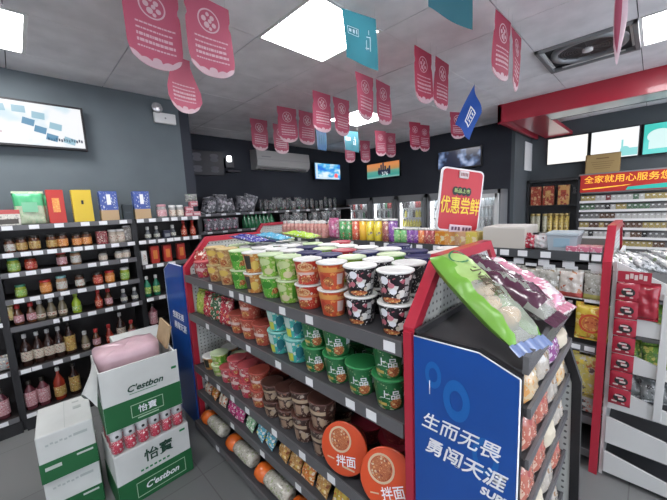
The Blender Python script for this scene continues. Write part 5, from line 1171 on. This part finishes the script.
for i, (px, w_, h_) in enumerate(((206, .19, .2), (214, .2, .24), (222, .22, .27), (231, .22, .30), (240, .2, .22), (248, .22, .25))):
    put('fb%d' % (i % 3), far('fb%d' % i, w_, h_, .12, m_bw, 'snack_bag'), (xat(px, 1.6, 4.52), 4.52+.04*(i % 2), 1.525), 'black and white snack bag, %s from left on the far rack top' % ORD[i], 'snack bag', 'black and white bags on the far rack', rot=(random.uniform(-.2, .2), random.uniform(-.35, .35), random.uniform(-.6, .6)))
m_sv = pm('rack_silver', (.16, .155, .18), [(.6, .55, .6), (.5, .1, .2), (.05, .05, .06)], 20, .42, rough=.3)
for i in range(5):
    put('fs', far('fs', .14, .17, .06, m_sv, 'snack_bag'), (xat(209+6.4*i, 1.33, 4.48), 4.48, 1.275), 'silver and pink snack bag on the far rack second shelf, %s from left' % ORD[i], 'snack bag', 'silver bags on the far rack')
m_gb = mat('far_green_glass', (.03, .16, .07), .15, coat=.5)
for i in range(8):
    put('fg', lambda: obj('drink_bottle', MB().lathe([(.04, 0), (.045, .01), (.045, .12), (.015, .19), (.014, .24)], 10), m_gb), (xat(245+3.8*i, 1.33, 4.48), 4.48, 1.275), 'green bottle on the far rack, %s from the left' % ORD[i], 'bottle', 'green bottles on the far rack')
m_hi = pm('far_hang', (.16, .16, .16), [(.65, .65, .63), (.03, .03, .03), (.3, .12, .1), (.5, .5, .45)], 22, .44, rough=.3); m_hi2 = pm('far_hang2', (.06, .06, .065), [(.5, .5, .5), (.03, .03, .03), (.1, .3, .15), (.4, .1, .1)], 22, .44, rough=.3)
for j, z in enumerate((1.53, 1.28)):
    for i in range(17):
        px = 264+4.6*i
        if z == 1.28 and px < 282: continue
        put('fh%d' % (i % 2), far('fh%d' % (i % 2), .13, .19, .05, m_hi if i % 2 else m_hi2, 'hanging_packet'), (xat(px, z+.1, 4.42), 4.42 if z < 1.5 else 4.5, z), 'grey and dark packet, %s from left on %s level of the far rack' % (ORD[i], 'upper' if j == 0 else 'lower'), 'packet', 'small packets on the far rack', sc=random.uniform(.7, 1.1), rz=random.uniform(-.6, .6))
for i in range(4):
    put('fo', far('fo', .13, .16, .05, m_sv, 'snack_bag'), (1.9+.28*i, 4.48, 1.012), 'snack bag on the far rack third shelf, %s from left' % ORD[i], 'snack bag', 'bags on the far rack third shelf')
# fridges
m_frs = mat('fridge_silver', (.24, .25, .26), .4, .3); m_fri = mat('fridge_inside', (.62, .63, .64), .5)
m_tube = em('fridge_tube', (.95, .97, 1), 9)
def fridge(y0, y1, label, kind):
    t = thing('drinks_fridge', label, 'fridge', (0, 0, 0)); X = 5.02; H_ = 1.69; w = y1-y0; ym = (y0+y1)/2
    mb = MB(); mb.box((5.18, y0+.02, H_/2), (.33, .04, H_)).box((5.18, y1-.02, H_/2), (.33, .04, H_)).box((5.18, ym, H_-.035), (.33, w, .07)).box((5.18, ym, .06), (.33, w, .12)).box((5.335, ym, H_/2), (.02, w, H_))
    obj('cabinet', mb, m_frs, t)
    obj('inner_lining', MB().box((5.32, ym, H_/2), (.008, w-.09, H_-.2)), m_fri, t)
    d = obj('door_frame', MB().box((X-.015, y0+.045, .87), (.03, .05, 1.52)).box((X-.015, y1-.045, .87), (.03, .05, 1.52)).box((X-.015, ym, 1.60), (.03, w-.08, .06)).box((X-.015, ym, .14), (.03, w-.08, .06)), m_frs if kind != 'w' else m_whitemetal, t)
    obj('glass', MB().box((X-.01, ym, .87), (.008, w-.13, 1.42)), m_glass, d); obj('handle', MB().box((X-.045, y0+.07, .95), (.02, .02, .4), .004), m_black, d)
    obj('light_tube', MB().tube([(X+.03, y1-.075, .2), (X+.03, y1-.075, 1.55)], .010, 8), m_tube, t)
    obj('light_tube', MB().tube([(X+.03, y0+.08, 1.60), (X+.03, y1-.08, 1.60)], .008, 8), m_tube, t)  # second tube across the top, added to brighten the bottles
    for z in (.3, .6, .9, 1.12, 1.29, 1.46): obj('shelf', MB().box((5.19, ym, z-.008), (.26, w-.09, .016)), m_fri, t)
    return t
FR = [(3.97, 4.62, 'drinks fridge nearest the room corner, left of three in view', 'a'), (3.38, 3.95, 'middle drinks fridge below the orange advert television', 'b'), (2.77, 3.36, 'drinks fridge with yellow bottles left of the price sign', 'c'), (2.2, 2.75, 'drinks fridge mostly hidden behind the price sign', 'd'), (1.58, 2.18, 'white-framed drinks fridge right of the price sign', 'w')]
bc = {'clear': (.5, .55, .58), 'yellow': (.68, .6, .06), 'green': (.06, .25, .12), 'dark': (.04, .03, .04), 'red': (.4, .05, .05), 'white': (.65, .66, .68), 'orange': (.6, .25, .05)}
rf = random.Random(4)
for fi, (y0, y1, lb, kd) in enumerate(FR):
    fridge(y0, y1, lb, kd)
    for si, z in enumerate((1.12, 1.29, 1.46)):
        n = 8
        for i in range(n):
            y = y0+.10+(y1-y0-.20)*i/(n-1)
            if kd == 'w' or kd == 'd': c = rf.choice(['clear', 'white', 'clear', 'white', 'dark'])
            elif kd == 'c' and si <= 1: c = 'yellow' if si == 0 or i < 3 else 'green'
            elif si == 1 and kd == 'b': c = rf.choice(['green', 'clear', 'dark'])
            else: c = rf.choice(['dark', 'red', 'white', 'green', 'clear', 'orange'])
            if kd == 'c' and si == 1: c = rf.choice(['green', 'dark', 'yellow', 'clear'])
            mm = mat('fb_'+c, bc[c], .25, coat=.4)
            put('fbot'+c, (lambda mm=mm: obj('drink_bottle', MB().lathe([(.03, 0), (.034, .01), (.034, .12), (.015, .165), (.014, .185)], 10).lathe([(.016, .183), (.016, .20)], 10, mi=1), [mm, lid_w])), (5.08, y, z+.001), '%s bottle, %s from the left, %s shelf, inside the %s fridge' % (c, ORD[n-1-i], ('lower', 'middle', 'upper')[si], ('corner', 'middle', 'third', 'hidden', 'white-framed')[fi]), 'bottle', 'bottles inside the fridges', sc=.72)
# ================================================================== COUNTER WALL: display cabinet, cigarette racks
t = thing('display_cabinet', 'dark-framed wall cabinet with gift boxes left of the cigarette rack', 'cabinet', (6.0, 1.14, 0), rz=-PI/2)
cw = .70
mb = MB()
for x in (-cw/2+.015, cw/2-.015): mb.box((x, .09, 1.2), (.03, .18, 1.22))
mb.box((0, .09, 1.80), (cw, .18, .04)).box((0, .09, .6), (cw, .18, .03)).box((0, .17, 1.2), (cw, .02, 1.2)); obj('frame', mb, mat('cabinet_black', (.03, .032, .036), .35), t)
for z in (1.40, .96): obj('shelf', MB().box((0, .09, z), (cw-.04, .16, .025)), m_black, t)
m_gc = [pm('gift_c0', (.38, .06, .03), [(.6, .35, .2), (.25, .03, .02)], 20, .4), pm('gift_c1', (.34, .05, .03), [(.65, .4, .2), (.5, .2, .1)], 16, .4), pm('gift_c2', (.55, .30, .10), [(.3, .05, .03), (.6, .4, .15)], 18, .4)]
for i, x in enumerate((-.23, -.06, .14)):
    put('gc%d' % i, boxpack_b('gift_box', .145, .08, .30, m_gc[i], (.5, .5, .5), m_gc[(i+1) % 3]), (5.99+.10, 1.14-x, 1.413), '%s on the upper cabinet shelf, %s from left' % (('dark red gift box', 'red and gold gift box', 'gold gift box')[i], ORD[i]), 'gift box', rz=-PI/2)
m_gy = pm('gold_tube', (.60, .45, .12), [(.2, .12, .05), (.65, .55, .3)], 24, .4); m_gw = pm('pale_tube', (.5, .48, .36), [(.3, .3, .2), (.6, .58, .45)], 24, .4)
for i, x in enumerate((-.27, -.2, -.10, -.03, .05, .12, .19)):
    put('gt%d' % (i > 2), (lambda m_=m_gw if i <= 2 else m_gy: (lambda r: (obj('tube_body', MB().lathe([(.034, 0), (.036, .005), (.036, .27)], 14), m_, r), obj('lid', MB().lathe([(.037, .262), (.037, .30), (.034, .303)], 14), mat('gold_lid2', (.5, .38, .15), .3, .4), r), r)[2])(root('gift_canister'))),
        (6.09, 1.14-x, .973), '%s canister on the lower cabinet shelf, %s from left' % ('pale' if i <= 2 else 'golden', ORD[i]), 'canister', 'canisters in the cabinet')
lettering('礼\n品', .05, mat('cab_print', (.22, .22, .22), .5), t, (.275, -.006+.07, 1.62))
t = thing('cigarette_rack', 'white stepped cigarette rack behind the counter under the red signboard', 'rack', (0, 0, 0))
zs = [1.435, 1.305, 1.175, 1.045, .915, .785]
obj('back_panel', MB().box((6.17, -.1, 1.1), (.02, 1.8, .95)), mat('rack_back', (.18, .18, .18), .6), t)
for z in zs: 
    s = obj('shelf', MB().box((6.09, -.1, z-.006), (.16, 1.8, .012)), m_white, t); obj('shelf_lip', MB().box((6.012, -.1, z+.004), (.006, 1.8, .034)), m_white, s)
for y in (.79, -.99): obj('side_panel', MB().box((6.09, y, 1.1), (.16, .02, .95)), m_black, t)
cc = {'dark red': (.25, .04, .05), 'white': (.6, .6, .58), 'grey': (.2, .2, .2), 'gold': (.45, .35, .12), 'green': (.1, .2, .12), 'brown': (.16, .09, .06), 'black': (.03, .03, .035)}
rc = random.Random(9); 
for si, z in enumerate(zs):
    y = .755; i = 0; run = 0
    while y > -.14:
        if run == 0: c = rc.choice([['dark red', 'dark red', 'white', 'gold', 'green'], ['grey', 'green', 'gold', 'white', 'black'], ['white', 'grey', 'brown', 'black'], ['brown', 'black', 'dark red', 'gold'], ['white', 'black', 'grey', 'brown'], ['gold', 'brown', 'white', 'black']][si]); run = rc.randint(1, 4)
        run -= 1
        m_ = pm('cig_'+c, tuple(v*.75 for v in cc[c]), [(.6, .58, .5), tuple(v*.5 for v in cc[c])], 45, .3)
        put('cig'+c, (lambda m_=m_, c=c: (obj('cigarette_packet', MB().box((0, 0, .047), (.054, .02, .092)).box((0, -.0105, .07), (.022, .001, .014), mi=1), [m_, m_tag]))), (6.045, y, z+.001), '%s cigarette packet, %s along the %s rack shelf' % (c, ORD[i % 20] if i < 20 else 'last', ORD[si]), 'cigarette packet', 'cigarette packets behind the counter', rz=-PI/2)
        y -= .0575; i += 1
# ================================================================== LIGHT AND VIEW
w = bpy.data.worlds.new('world'); bpy.context.scene.world = w; w.use_nodes = True
w.node_tree.nodes['Background'].inputs[0].default_value = (.7, .75, .85, 1); w.node_tree.nodes['Background'].inputs[1].default_value = 3.0
sc = bpy.context.scene; vs = sc.view_settings; vs.view_transform = 'Standard'; vs.look = 'None'; vs.gamma = 1; vs.use_curve_mapping = False; vs.exposure = .95
